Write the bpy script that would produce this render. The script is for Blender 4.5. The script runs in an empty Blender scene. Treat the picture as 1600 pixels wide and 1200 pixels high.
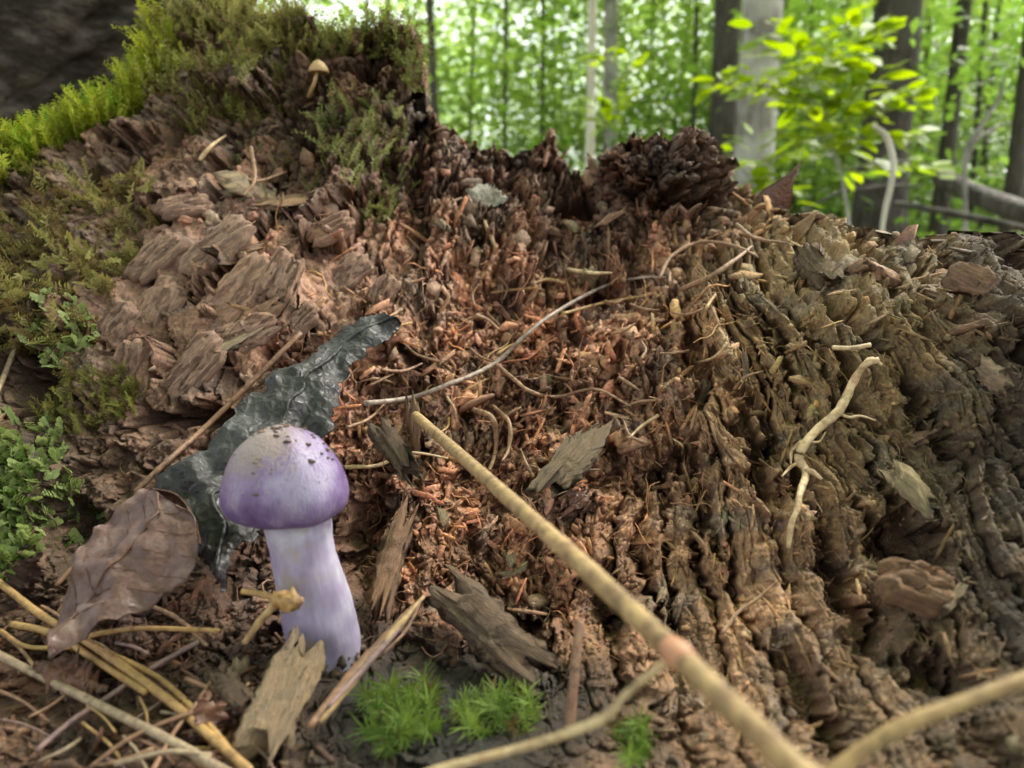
import bpy, math, random
import numpy as np
from mathutils import Vector, Matrix

random.seed(7)
rng = np.random.default_rng(7)
scene = bpy.context.scene
col = scene.collection

# ------------------------------------------------------------------ camera, sky, sun, exposure
F = 1156.0                       # focal length in photo pixels (1600 wide) = 26 mm on 36 mm
PITCH = math.radians(10.0)
CAMZ = 0.25
cam_d = bpy.data.cameras.new('camera')
cam = bpy.data.objects.new('camera', cam_d)
col.objects.link(cam)
cam.location = (0, 0, CAMZ)
cam.rotation_euler = (math.radians(90) - PITCH, 0, 0)
cam_d.sensor_width = 36.0
cam_d.lens = 26.0
cam_d.clip_start = 0.002
cam_d.clip_end = 500
cam_d.dof.use_dof = True
cam_d.dof.focus_distance = 0.175
cam_d.dof.aperture_fstop = 19.0
scene.camera = cam

SUN_DIR = Vector((0.50, 0.42, 0.80)).normalized()      # towards the sun
world = bpy.data.worlds.new('World')
scene.world = world
world.use_nodes = True
wn = world.node_tree.nodes
wl = world.node_tree.links
sky = wn.new('ShaderNodeTexSky')
sky.sky_type = 'NISHITA'
sky.sun_disc = False
sky.sun_elevation = math.asin(SUN_DIR.z)
sky.sun_rotation = math.atan2(SUN_DIR.x, SUN_DIR.y)
sky.air_density = 1.0
sky.dust_density = 4.0
sky.ozone_density = 1.0
bg = wn['Background']
bg.inputs['Strength'].default_value = 0.15
hsv = wn.new('ShaderNodeHueSaturation')          # thin overcast: the sky is almost white
hsv.inputs['Saturation'].default_value = 0.25
wl.new(sky.outputs['Color'], hsv.inputs['Color'])
wl.new(hsv.outputs['Color'], bg.inputs['Color'])

sun_d = bpy.data.lights.new('sun', 'SUN')
sun_d.energy = 4.5
sun_d.angle = math.radians(12)
sun_d.color = (1.0, 0.95, 0.86)
sun = bpy.data.objects.new('sun', sun_d)
col.objects.link(sun)
sun.rotation_euler = SUN_DIR.to_track_quat('Z', 'Y').to_euler()
sun.location = (3, 3, 8)

scene.view_settings.view_transform = 'Standard'
scene.view_settings.look = 'None'
scene.view_settings.gamma = 1.0
scene.view_settings.exposure = 2.15
scene.cycles.use_denoising = True
scene.cycles.max_bounces = 7
scene.cycles.transmission_bounces = 5
scene.cycles.diffuse_bounces = 4
scene.cycles.sample_clamp_indirect = 6.0

# ------------------------------------------------------------------ maths helpers
CAM = np.array([0, 0, CAMZ])
CR = np.array([1.0, 0, 0])
CF = np.array([0, math.cos(PITCH), -math.sin(PITCH)])
CU = np.array([0, math.sin(PITCH), math.cos(PITCH)])


def ray(px, py):
    px = np.asarray(px, float)[..., None]
    py = np.asarray(py, float)[..., None]
    return CF + (px - 800) / F * CR - (py - 600) / F * CU


def at(px, py, d):
    return CAM + ray(px, py) * np.asarray(d, float)[..., None]


def project(P):
    q = np.asarray(P) - CAM
    d = q @ CF
    return 800 + F * (q @ CR) / d, 600 - F * (q @ CU) / d, d


def _h(ix, iy, seed):
    n = (ix.astype(np.int64) * 374761393 + iy.astype(np.int64) * 668265263 + seed * 974634777) & 0xFFFFFFFF
    n = ((n ^ (n >> 13)) * 1274126177) & 0xFFFFFFFF
    n = ((n ^ (n >> 16)) * 2246822519) & 0xFFFFFFFF
    return ((n ^ (n >> 15)) & 0xFFFFFF) / float(0x1000000)


def gnoise(x, y, seed=0):
    x = np.asarray(x, float); y = np.asarray(y, float)
    ix = np.floor(x); iy = np.floor(y)
    fx = x - ix; fy = y - iy
    u = fx * fx * fx * (fx * (fx * 6 - 15) + 10)
    v = fy * fy * fy * (fy * (fy * 6 - 15) + 10)
    out = 0
    for dx in (0, 1):
        for dy in (0, 1):
            a = _h(ix + dx, iy + dy, seed) * 2 * math.pi
            g = np.cos(a) * (fx - dx) + np.sin(a) * (fy - dy)
            out = out + g * (u if dx else 1 - u) * (v if dy else 1 - v)
    return out * 1.5


def fbm(x, y, seed=0, octv=4, gain=0.5):
    s = 0; a = 1.0; t = 0
    for k in range(octv):
        s = s + a * gnoise(x * 2 ** k, y * 2 ** k, seed + 17 * k)
        t += a; a *= gain
    return s / t * 1.4


def worley(x, y, seed=0, jit=0.95):
    ix = np.floor(x); iy = np.floor(y)
    f1 = np.full(x.shape, 9.0); f2 = np.full(x.shape, 9.0)
    cid = np.zeros(x.shape); ox = np.zeros(x.shape); oy = np.zeros(x.shape)
    for dx in (-1, 0, 1):
        for dy in (-1, 0, 1):
            cx = ix + dx; cy = iy + dy
            px = cx + 0.5 + (_h(cx, cy, seed) - 0.5) * jit
            py = cy + 0.5 + (_h(cx, cy, seed + 5) - 0.5) * jit
            d = np.hypot(x - px, y - py)
            m = d < f1
            f2 = np.where(m, f1, np.minimum(f2, d))
            cid = np.where(m, _h(cx, cy, seed + 11), cid)
            ox = np.where(m, x - px, ox); oy = np.where(m, y - py, oy)
            f1 = np.where(m, d, f1)
    return f1, f2, cid, ox, oy


def sstep(a, b, x):
    t = np.clip((x - a) / (b - a), 0, 1)
    return t * t * (3 - 2 * t)


def blob(px, py, cx, cy, rx, ry, ang=0):
    a = math.radians(ang)
    dx = px - cx; dy = py - cy
    u = (dx * math.cos(a) + dy * math.sin(a)) / rx
    v = (-dx * math.sin(a) + dy * math.cos(a)) / ry
    return np.exp(-(u * u + v * v))


def catmull(pts, n):
    p = np.asarray(pts, float)
    if len(p) == 2:
        t = np.linspace(0, 1, n)[:, None]
        return p[0] * (1 - t) + p[1] * t
    ext = np.vstack([2 * p[0] - p[1], p, 2 * p[-1] - p[-2]])
    seg = np.linspace(0, len(p) - 1 - 1e-9, n)
    i = seg.astype(int); t = (seg - i)[:, None]
    p0, p1, p2, p3 = ext[i], ext[i + 1], ext[i + 2], ext[i + 3]
    return 0.5 * ((2 * p1) + (p2 - p0) * t + (2 * p0 - 5 * p1 + 4 * p2 - p3) * t ** 2 + (3 * p1 - p0 - 3 * p2 + p3) * t ** 3)


# ------------------------------------------------------------------ mesh helpers
def fast_mesh(name, V, Fc, mat=None, cols=None, smooth=False):
    """V (n,3), Fc (m,3) or (m,4) arrays -> mesh"""
    V = np.ascontiguousarray(V, np.float32)
    Fc = np.ascontiguousarray(Fc, np.int32)
    me = bpy.data.meshes.new(name)
    k = Fc.shape[1]
    me.vertices.add(len(V)); me.vertices.foreach_set('co', V.ravel())
    me.loops.add(Fc.size); me.loops.foreach_set('vertex_index', Fc.ravel())
    me.polygons.add(len(Fc)); me.polygons.foreach_set('loop_start', np.arange(0, Fc.size, k, dtype=np.int32))
    if smooth:
        me.polygons.foreach_set('use_smooth', np.ones(len(Fc), bool))
    if cols is not None:
        at_ = me.color_attributes.new('col', 'FLOAT_COLOR', 'POINT')
        c4 = np.ones((len(V), 4), np.float32); c4[:, :3] = np.clip(cols, 0, 1)
        at_.data.foreach_set('color', c4.ravel())
    if mat:
        me.materials.append(mat)
    me.update(calc_edges=True)
    me.validate()
    return me


def tag(o, label=None, cat=None, group=None, kind=None):
    if label: o['label'] = label
    if cat: o['category'] = cat
    if group: o['group'] = group
    if kind: o['kind'] = kind
    return o


def obj(name, me, parent=None):
    o = bpy.data.objects.new(name, me)
    col.objects.link(o)
    if parent is not None:
        o.parent = parent
        o.matrix_parent_inverse = Matrix.Translation(-Vector(parent.location)) if parent.rotation_euler[:] == (0, 0, 0) else parent.matrix_world.inverted()
    return o


def empty(name, loc=(0, 0, 0)):
    o = bpy.data.objects.new(name, None)
    o.empty_display_size = 0.01
    o.location = loc
    col.objects.link(o)
    return o


def tube(path, radii, sides=8, seed=0, rough=0.0, rough_scale=200.0, caps=True):
    """path (n,3) -> verts, quads (+ cap fans as quads)"""
    P = np.asarray(path, float); n = len(P)
    R = np.broadcast_to(np.asarray(radii, float), (n,))
    T = np.gradient(P, axis=0); T /= np.linalg.norm(T, axis=1)[:, None] + 1e-12
    ref = np.array([0.3, 0.2, 0.93])
    if abs(T[0] @ ref) > 0.9: ref = np.array([1.0, 0.1, 0])
    A = np.cross(T, ref); A /= np.linalg.norm(A, axis=1)[:, None]
    B = np.cross(T, A)
    th = np.arange(sides) / sides * 2 * math.pi
    rr = R[:, None] * np.ones(sides)
    if rough:
        s = np.r_[0, np.cumsum(np.linalg.norm(np.diff(P, axis=0), axis=1))]
        rr = rr * (1 + rough * gnoise(s[:, None] * rough_scale + 0 * th, np.cos(th)[None] * 1.7 + 3.1 * np.sin(th)[None] + seed, seed)
                   + rough * .6 * gnoise(s[:, None] * rough_scale * 3 + 0 * th, np.cos(th)[None] * 3.7 + 5.1 * np.sin(th)[None] + seed, seed + 3))
    V = P[:, None] + rr[..., None] * (np.cos(th)[None, :, None] * A[:, None] + np.sin(th)[None, :, None] * B[:, None])
    V = V.reshape(-1, 3)
    i = np.arange(n - 1)[:, None] * sides; j = np.arange(sides)[None]
    j2 = (j + 1) % sides
    Q = np.stack([i + j, i + j2, i + sides + j2, i + sides + j], -1).reshape(-1, 4)
    if caps:
        V = np.vstack([V, P[0] - T[0] * R[0] * .3, P[-1] + T[-1] * R[-1] * .3])
        c0 = n * sides; c1 = c0 + 1
        jj = np.arange(0, sides, 2)
        cap0 = np.stack([np.full(len(jj), c0), (jj + 2) % sides, (jj + 1) % sides, jj], -1)
        b = (n - 1) * sides
        cap1 = np.stack([np.full(len(jj), c1), b + jj, b + (jj + 1) % sides, b + (jj + 2) % sides], -1)
        Q = np.vstack([Q, cap0, cap1])
    return V, Q


class Bag:
    """collects copies of unit pieces into one mesh"""
    def __init__(self): self.V = []; self.F = []; self.C = []; self.n = 0
    def add(self, V, Fc, c=None):
        self.V.append(V); self.F.append(Fc + self.n); self.n += len(V)
        if c is not None: self.C.append(np.broadcast_to(c, (len(V), 3)))
    def mesh(self, name, mat, smooth=False):
        return fast_mesh(name, np.vstack(self.V), np.vstack(self.F), mat, np.vstack(self.C) if self.C else None, smooth)


def scatter_arrays(units, pos, X, Y, Z, scale, pick, cols):
    """units: list of (V,F); frames X,Y,Z (n,3); scale (n,3); returns one V,F,C"""
    Vs = []; Fs = []; Cs = []; off = 0
    for k, (uv, uf) in enumerate(units):
        m = np.where(pick == k)[0]
        if not len(m): continue
        s = scale[m]
        L = uv[None] * s[:, None, :]
        W = pos[m][:, None] + L[..., 0:1] * X[m][:, None] + L[..., 1:2] * Y[m][:, None] + L[..., 2:3] * Z[m][:, None]
        Vs.append(W.reshape(-1, 3))
        Fs.append((uf[None] + (np.arange(len(m)) * len(uv))[:, None, None] + off).reshape(-1, uf.shape[1]))
        Cs.append(np.repeat(cols[m], len(uv), axis=0))
        off += len(m) * len(uv)
    return np.vstack(Vs), np.vstack(Fs), np.vstack(Cs)


def frames(N, Tdir, spread, tilt, n):
    """random frames: Z near N with tilt, X near Tdir rotated by spread"""
    Z = N + rng.normal(0, tilt, (n, 3)); Z /= np.linalg.norm(Z, axis=1)[:, None]
    X = Tdir + rng.normal(0, spread, (n, 3))
    X -= (X * Z).sum(1)[:, None] * Z
    X /= np.linalg.norm(X, axis=1)[:, None] + 1e-9
    return X, np.cross(Z, X), Z


# ------------------------------------------------------------------ materials
def new_mat(name):
    m = bpy.data.materials.new(name)
    m.use_nodes = True
    nt = m.node_tree
    return m, nt.nodes, nt.links, nt.nodes['Principled BSDF']


def N_(nodes, t, **kw):
    n = nodes.new(t)
    for k, v in kw.items():
        if k.startswith('i_'):
            key = k[2:]
            n.inputs[int(key) if key.isdigit() else key].default_value = v
        else:
            setattr(n, k, v)
    return n


def mixc(nodes, links, fac, a, b, mode='MIX'):
    m = nodes.new('ShaderNodeMix'); m.data_type = 'RGBA'; m.blend_type = mode
    for sock, v in ((m.inputs[0], fac), (m.inputs[6], a), (m.inputs[7], b)):
        if hasattr(v, 'links') or hasattr(v, 'is_output'):
            links.new(v, sock)
        else:
            sock.default_value = v if not isinstance(v, tuple) else (*v, 1) if len(v) == 3 else v
    return m.outputs[2]


def ramp(nodes, links, fac, stops):
    r = nodes.new('ShaderNodeValToRGB')
    el = r.color_ramp.elements
    el[0].position = stops[0][0]; el[0].color = (*stops[0][1], 1)
    el[1].position = stops[-1][0]; el[1].color = (*stops[-1][1], 1)
    for p, c in stops[1:-1]:
        e = el.new(p); e.color = (*c, 1)
    links.new(fac, r.inputs[0])
    return r.outputs[0]


def g3(v): return (v, v, v)


def wood_mat(name, use_attr=True, ramp_stops=None, scale=1.0, bump=0.6, rough=0.8, spec=0.35, bdist=0.0004, stretch=(1, 1, 1), var=(0.55, 1.35)):
    m, n, l, p = new_mat(name)
    tc = N_(n, 'ShaderNodeTexCoord')
    src = tc.outputs['Object']
    mp = N_(n, 'ShaderNodeMapping'); mp.inputs['Scale'].default_value = stretch
    l.new(src, mp.inputs[0])
    v = mp.outputs[0]
    n1 = N_(n, 'ShaderNodeTexNoise', i_Scale=900.0 * scale, i_Detail=6.0, i_Roughness=0.65)
    n2 = N_(n, 'ShaderNodeTexNoise', i_Scale=220.0 * scale, i_Detail=4.0, i_Roughness=0.6)
    n3 = N_(n, 'ShaderNodeTexNoise', i_Scale=2600.0 * scale, i_Detail=3.0, i_Roughness=0.6)
    for q in (n1, n2, n3): l.new(v, q.inputs['Vector'])
    if use_attr:
        a = N_(n, 'ShaderNodeVertexColor', layer_name='col').outputs[0]
    else:
        oi = N_(n, 'ShaderNodeObjectInfo')
        a = ramp(n, l, oi.outputs['Random'], ramp_stops)
    f1 = ramp(n, l, n1.outputs[0], [(0.3, g3(var[0])), (0.7, g3(var[1]))])
    c = mixc(n, l, 1.0, a, f1, 'MULTIPLY')
    f2 = ramp(n, l, n2.outputs[0], [(0.35, (0.78, 0.8, 0.82)), (0.65, (1.2, 1.15, 1.05))])
    c = mixc(n, l, 0.8, c, f2, 'MULTIPLY')
    l.new(c, p.inputs['Base Color'])
    mm = N_(n, 'ShaderNodeMath', operation='ADD'); l.new(n1.outputs[0], mm.inputs[0])
    m2 = N_(n, 'ShaderNodeMath', operation='MULTIPLY', i_1=0.45); l.new(n3.outputs[0], m2.inputs[0]); l.new(m2.outputs[0], mm.inputs[1])
    b = N_(n, 'ShaderNodeBump', i_Strength=bump, i_Distance=bdist); l.new(mm.outputs[0], b.inputs['Height'])
    l.new(b.outputs[0], p.inputs['Normal'])
    rr = ramp(n, l, n2.outputs[0], [(0.3, g3(rough - 0.18)), (0.7, g3(min(1, rough + 0.12)))])
    l.new(rr, p.inputs['Roughness'])
    p.inputs['Specular IOR Level'].default_value = spec
    return m


def leafy_mat(name, c_lo, c_hi, trans=0.5, rough=0.5, attr=False, spec=0.3):
    """thin green leaf: diffuse + translucent, colour varies by object or vertex attribute"""
    m, n, l, p = new_mat(name)
    if attr:
        c = N_(n, 'ShaderNodeVertexColor', layer_name='col').outputs[0]
    else:
        oi = N_(n, 'ShaderNodeObjectInfo')
        c = mixc(n, l, oi.outputs['Random'], c_lo, c_hi)
    l.new(c, p.inputs['Base Color'])
    p.inputs['Roughness'].default_value = rough
    p.inputs['Specular IOR Level'].default_value = spec
    t = N_(n, 'ShaderNodeBsdfTranslucent')
    hs = N_(n, 'ShaderNodeHueSaturation', i_Saturation=1.1, i_Value=1.6)
    hs.inputs['Hue'].default_value = 0.49
    l.new(c, hs.inputs['Color']); l.new(hs.outputs[0], t.inputs[0])
    mx = N_(n, 'ShaderNodeMixShader', i_0=trans)
    l.new(p.outputs[0], mx.inputs[1]); l.new(t.outputs[0], mx.inputs[2])
    l.new(mx.outputs[0], n['Material Output'].inputs[0])
    return m


M = {}
M['stump'] = wood_mat('rotten_wood', bump=1.0, bdist=0.0006, var=(0.45, 1.45))
M['crumb'] = wood_mat('wood_crumbs', bump=0.8, var=(0.5, 1.4))
M['piece'] = wood_mat('wood_pieces', use_attr=False, stretch=(0.2, 1, 1), bump=1.0, scale=0.014, bdist=0.0007, var=(0.4, 1.5), ramp_stops=[
    (0.0, (0.14, 0.085, 0.055)), (0.25, (0.22, 0.13, 0.08)), (0.45, (0.30, 0.175, 0.105)), (0.6, (0.20, 0.14, 0.095)),
    (0.8, (0.26, 0.20, 0.115)), (1.0, (0.17, 0.13, 0.07))])
M['moss'] = leafy_mat('moss', None, None, trans=0.35, rough=0.7, attr=True, spec=0.2)

# ------------------------------------------------------------------ forest floor (structure)
def ground_z(x, y):
    x = np.asarray(x, float); y = np.asarray(y, float)
    r = np.maximum(y - 2.0, 0)
    z = 0.045 * r * sstep(0, 12, r) + 0.0006 * r * r
    z = z + 0.10 * fbm(x * 0.25 + 3, y * 0.25, 91, 3) * sstep(0.8, 4, np.hypot(x, y)) + 0.012 * fbm(x * 3, y * 3, 92, 3)
    return np.minimum(z, 9)


gx = np.unique(np.r_[np.linspace(-60, -6, 50), np.linspace(-6, 6, 90), np.linspace(6, 60, 50)])
gy = np.unique(np.r_[np.linspace(-25, -3, 14), np.linspace(-3, 8, 80), np.linspace(8, 90, 70)])
GX, GY = np.meshgrid(gx, gy)
GV = np.stack([GX, GY, ground_z(GX, GY)], -1).reshape(-1, 3)
ii = np.arange(len(gy) - 1)[:, None] * len(gx) + np.arange(len(gx) - 1)[None]
GQ = np.stack([ii, ii + 1, ii + len(gx) + 1, ii + len(gx)], -1).reshape(-1, 4)
gm, n, l, p = new_mat('leaf_litter_ground')
tc = N_(n, 'ShaderNodeTexCoord')
a1 = N_(n, 'ShaderNodeTexVoronoi', i_Scale=16.0); l.new(tc.outputs['Object'], a1.inputs['Vector'])
a2 = N_(n, 'ShaderNodeTexNoise', i_Scale=1.1, i_Detail=5.0); l.new(tc.outputs['Object'], a2.inputs['Vector'])
c1 = ramp(n, l, a1.outputs['Color'], [(0.2, (0.05, 0.032, 0.02)), (0.5, (0.14, 0.085, 0.045)), (0.8, (0.22, 0.15, 0.085))])
c2 = ramp(n, l, a2.outputs[0], [(0.42, g3(0)), (0.6, g3(1))])
l.new(mixc(n, l, c2, c1, (0.06, 0.11, 0.03)), p.inputs['Base Color'])
p.inputs['Roughness'].default_value = 0.85
bb = N_(n, 'ShaderNodeBump', i_Strength=0.8, i_Distance=0.02); l.new(a1.outputs['Distance'], bb.inputs['Height']); l.new(bb.outputs[0], p.inputs['Normal'])
floor = tag(obj('ground', fast_mesh('ground', GV, GQ, gm, smooth=True)), kind='structure')

# ------------------------------------------------------------------ the rotten stump
CP = np.array([
    (-400, 1500, .085), (0, 1500, .078), (800, 1500, .075), (1600, 1500, .066), (2000, 1500, .062),
    (-400, 1200, .115), (0, 1200, .108), (400, 1200, .105), (800, 1200, .103), (1200, 1200, .100), (1600, 1200, .083), (2000, 1200, .075),
    (0, 1000, .138), (300, 1000, .137), (520, 1010, .140), (800, 1000, .147), (1100, 1000, .135), (1400, 1000, .120), (1600, 1000, .105),
    (0, 800, .160), (300, 800, .170), (560, 800, .178), (800, 800, .183), (1100, 800, .163), (1400, 800, .142), (1600, 800, .125), (2000, 800, .115),
    (0, 600, .185), (300, 600, .192), (600, 600, .208), (800, 600, .217), (1000, 600, .210), (1250, 600, .172), (1400, 600, .163), (1600, 600, .148),
    (-400, 600, .18), (100, 450, .212), (400, 450, .212), (700, 450, .238), (900, 450, .248), (1100, 450, .225), (1250, 450, .187), (1400, 450, .178), (1600, 450, .165),
    (0, 350, .232), (300, 350, .232), (600, 350, .255), (800, 350, .275), (1000, 350, .268), (1200, 350, .242), (1400, 350, .215), (1600, 350, .195), (2000, 350, .18),
    (0, 250, .270), (300, 250, .258), (500, 250, .265), (700, 250, .300), (780, 260, .315), (900, 270, .330), (985, 245, .275), (1050, 235, .262), (1100, 250, .268), (1180, 290, .292),
    (250, 150, .288), (450, 150, .278), (600, 150, .288), (300, 40, .310), (500, 40, .296), (620, 40, .296), (-400, 280, .29)])


def tps_fit(c):
    x = c[:, :2] / 800.0
    r2 = ((x[:, None] - x[None]) ** 2).sum(-1)
    K = np.where(r2 > 0, 0.5 * r2 * np.log(r2 + 1e-12), 0) + 0.002 * np.eye(len(c))
    Pm = np.c_[np.ones(len(c)), x]
    A = np.block([[K, Pm], [Pm.T, np.zeros((3, 3))]])
    return x, np.linalg.solve(A, np.r_[c[:, 2], 0, 0, 0])


TX, TW = tps_fit(CP)


def depth0(px, py):
    px = np.asarray(px, float); py = np.asarray(py, float)
    sh = px.shape
    q = np.stack([px.ravel(), py.ravel()], -1) / 800.0
    out = TW[-3] + q @ TW[-2:]
    for k in range(len(TX)):
        r2 = ((q - TX[k]) ** 2).sum(-1)
        out += TW[k] * 0.5 * r2 * np.log(r2 + 1e-12)
    return out.reshape(sh)


RIDGE = np.array([(-400, 330), (-200, 290), (0, 262), (50, 240), (100, 218), (150, 170), (190, 140), (235, 108), (255, 60), (300, 28), (340, 18), (400, 10),
                  (470, 22), (495, 48), (560, 52), (630, 48), (650, 70), (658, 120), (664, 165), (690, 200), (740, 220), (800, 240), (832, 226), (856, 212),
                  (878, 240), (897, 278), (925, 262), (960, 238), (985, 214), (1030, 203), (1090, 210), (1112, 230), (1124, 268), (1160, 292),
                  (1200, 312), (1250, 326), (1330, 345), (1390, 358), (1450, 368), (1520, 366), (1600, 360), (1800, 372), (2000, 400)], float)

ucol = np.r_[np.linspace(-400, -30, 60)[:-1], np.linspace(-30, 1630, 900), np.linspace(1630, 2000, 60)[1:]]
yr = np.interp(ucol, RIDGE[:, 0], RIDGE[:, 1]) + 5 * gnoise(ucol / 14, ucol * 0, 5) + 3 * gnoise(ucol / 5, ucol * 0, 6)
NB, NFR, NK = 40, 560, 44
sb = np.linspace(0, 1, NB, endpoint=False)
sf = np.linspace(0, 1, NFR)
PYb = 1500 + (1225 - 1500) * sb[:, None] + 0 * ucol
PYf = 1225 + (yr[None] - 1225) * sf[:, None]
PY = np.vstack([PYb, PYf]); PX = np.broadcast_to(ucol, PY.shape)
D0 = depth0(PX, PY)
P0 = at(PX, PY, D0)
# over the ridge: round over, back and down to the ground
tk = np.linspace(0, 1, NK + 1)[1:][:, None]
rid = P0[-1]
bk = np.empty((NK, len(ucol), 3))
hh = np.maximum(rid[:, 2] + 0.04, 0.05)
bk[..., 0] = rid[None, :, 0] * (1 + 0.35 * tk)
bk[..., 1] = rid[None, :, 1] + 0.16 * np.sin(np.minimum(tk * 1.6, 1.57)) + 0.05 * tk
bk[..., 2] = rid[None, :, 2] - hh[None] * (tk ** 2.2)
P0 = np.vstack([P0, bk])
# skirt below the frame, down to the ground
sk = np.stack([P0[0, :, 0], P0[0, :, 1] - 0.0, np.full(len(ucol), -0.05)], -1)
ks = np.linspace(0, 1, 9, endpoint=False)[:, None, None]
P0 = np.vstack([sk[None] * (1 - ks) + P0[0][None] * ks, P0])
NS = 9
PXF = np.broadcast_to(ucol, P0.shape[:2])
PYF = np.vstack([1500 + (1 - np.linspace(0, 1, 9, endpoint=False))[:, None] * 400 + 0 * ucol, PY, yr[None] - tk * 300])
DF = np.vstack([np.repeat(D0[:1], NS, 0), D0, np.repeat(D0[-1:], NK, 0)])


def grid_normals(P):
    du = np.gradient(P, axis=1); dv = np.gradient(P, axis=0)
    n = np.cross(du, dv)
    n /= np.linalg.norm(n, axis=-1)[..., None] + 1e-15
    return n


N0 = grid_normals(P0)
# fibre coordinates: the grain fans out from the core of the stump
AX, AY = 860.0, -200.0
wx = PXF + 26 * fbm(PXF / 170, PYF / 170, 21, 3)
wy = PYF + 26 * fbm(PXF / 170, PYF / 170, 22, 3)
TH = np.arctan2(wx - AX, wy - AY)
QA = TH * 850.0
QB = np.hypot(wx - AX, wy - AY)

Z_left = np.clip(1.6 * blob(PXF, PYF, 350, 460, 270, 190), 0, 1)
Z_cent = blob(PXF, PYF, 800, 590, 300, 190) + 0.5 * blob(PXF, PYF, 780, 850, 180, 150)
Z_right = np.clip(sstep(1000, 1200, PXF) * sstep(330, 430, PYF) + 0.7 * blob(PXF, PYF, 1000, 900, 250, 250), 0, 1)
Z_coal = np.clip(1.6 * blob(PXF, PYF, 665, 1115, 190, 80), 0, 1)
Z_lit = sstep(880, 960, PYF) * (1 - sstep(420, 520, PXF))
Z_top = sstep(420, 300, PYF) * sstep(560, 680, PXF)
Z_mtop = sstep(420, 260, PYF) * sstep(720, 600, PXF)

lump = 34 * fbm(PXF / 170, PYF / 170, 31, 3) + 17 * fbm(PXF / 60, PYF / 60, 32, 5, .62) * (1 - .65 * Z_right)
f1, f2, cE, ox, oy = worley(QA / 92 + 0.45 * gnoise(QB / 70, QA / 50, 13) + .18 * gnoise(QB / 14, QA / 14, 15), QB / 135 + 0.4 * gnoise(QA / 40, QB / 60, 14) + .15 * gnoise(QA / 12, QB / 12, 16), 45)
plE = (cE - 0.5) * 60 + ox * 40 * (cE * 7 % 1 - 0.5) * 2 + oy * 46 * (cE * 13 % 1 - 0.5) * 2 - 42 * sstep(0.10, 0.0, f2 - f1)
f1, f2, cA, ox, oy = worley(QA / 46 + 0.3 * gnoise(QB / 60, QA / 30, 3), QB / 105, 41)
plA = (cA - 0.5) * 22 + ox * 14 * (cA * 7 % 1 - 0.5) * 2 + oy * 20 * (cA * 13 % 1 - 0.5) * 2 - 24 * sstep(0.13, 0.0, f2 - f1)
f1, f2, cB, ox, oy = worley(PXF / 34 + 0.5 * gnoise(PXF / 20, PYF / 20, 7), PYF / 27 + 0.5 * gnoise(PXF / 20, PYF / 20, 8), 43)
plB = (cB - 0.5) * 26 + ox * 24 * (cB * 7 % 1 - 0.5) * 2 + oy * 16 * (cB * 13 % 1 - 0.5) * 2 - 18 * sstep(0.16, 0.0, f2 - f1)
f1, f2, cC, ox, oy = worley(QA / 44 + 0.4 * gnoise(QB / 110, QA / 50, 9) + .14 * gnoise(QB / 16, QA / 16, 17), QB / 900 + 0.16 * gnoise(QA / 30, QB / 60, 10), 47)
plC = (cC - 0.5) * 52 + 46 * (0.25 - ox * ox * 1.6) + oy * 40 * (cC * 7 % 1 - 0.5) - 95 * sstep(0.15, 0.0, f2 - f1)
f1, f2, cC2, ox, oy = worley(QA / 17 + 0.35 * gnoise(QB / 50, QA / 20, 19), QB / 380 + .2 * gnoise(QA / 9, QB / 30, 20), 48)
plC = plC + (cC2 - 0.5) * 10 + 9 * (0.25 - ox * ox * 1.5) + oy * 8 * (cC2 * 7 % 1 - 0.5) - 9 * sstep(0.2, 0.0, f2 - f1)
crumble = 8 * fbm(PXF / 26, PYF / 26, 131, 4, .65)
plC = .75 * plC + .25 * crumble
f1, f2, cD, ox, oy = worley(QA / 9.5, QB / 26, 53)
plD = (cD - 0.5) * 8 + oy * 7 * (cD * 7 % 1 - 0.5) * 2 - 3 * sstep(0.25, 0.0, f2 - f1)
f1, f2, cF, ox, oy = worley(PXF / 15 + 0.5 * gnoise(PXF / 12, PYF / 12, 27), PYF / 12.5 + 0.5 * gnoise(PXF / 12, PYF / 12, 28), 57)
plF = (cF - 0.5) * 12 + ox * 10 * (cF * 7 % 1 - 0.5) * 2 + oy * 10 * (cF * 13 % 1 - 0.5) * 2 - 7 * sstep(0.18, 0.0, f2 - f1)
fib = 4.5 * (0.45 - np.abs(gnoise(QA / 10, QB / 150, 61))) + 2.6 * (0.45 - np.abs(gnoise(QA / 4.6, QB / 70, 62)))
rib = 20 * (0.4 - np.abs(gnoise(QA / 24 + .25 * gnoise(QB / 60, QA / 30, 63), QB / 420, 64))) + 9 * (0.4 - np.abs(gnoise(QA / 11, QB / 260, 65)))
fine = 3.4 * fbm(QA / 9, QB / 18, 71, 3, .65) + 2.2 * (0.4 - np.abs(gnoise(PXF / 7, PYF / 7, 73))) + 1.3 * gnoise(PXF / 3.6, PYF / 3.6, 72)
pit = gnoise(QA / 34, QB / 70, 81) + 0.5 * gnoise(PXF / 30, PYF / 30, 82)
pits = -95 * sstep(0.30, 0.62, pit)
w_l = np.clip(Z_left, 0, 1); w_c = (1 - .7 * w_l) * np.clip(Z_cent + 0.35 * Z_lit + .8 * Z_top + .5 * Z_mtop, 0, 1); w_r = np.clip(1.25 * Z_right, 0, 1) * (1 - .5 * np.clip(Z_cent, 0, 1))
amp = 1 - 0.75 * Z_coal
disp_l = lump * (1.1 - .5 * w_l) + plE * (0.8 + 0.7 * w_l - .65 * w_r)
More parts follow.
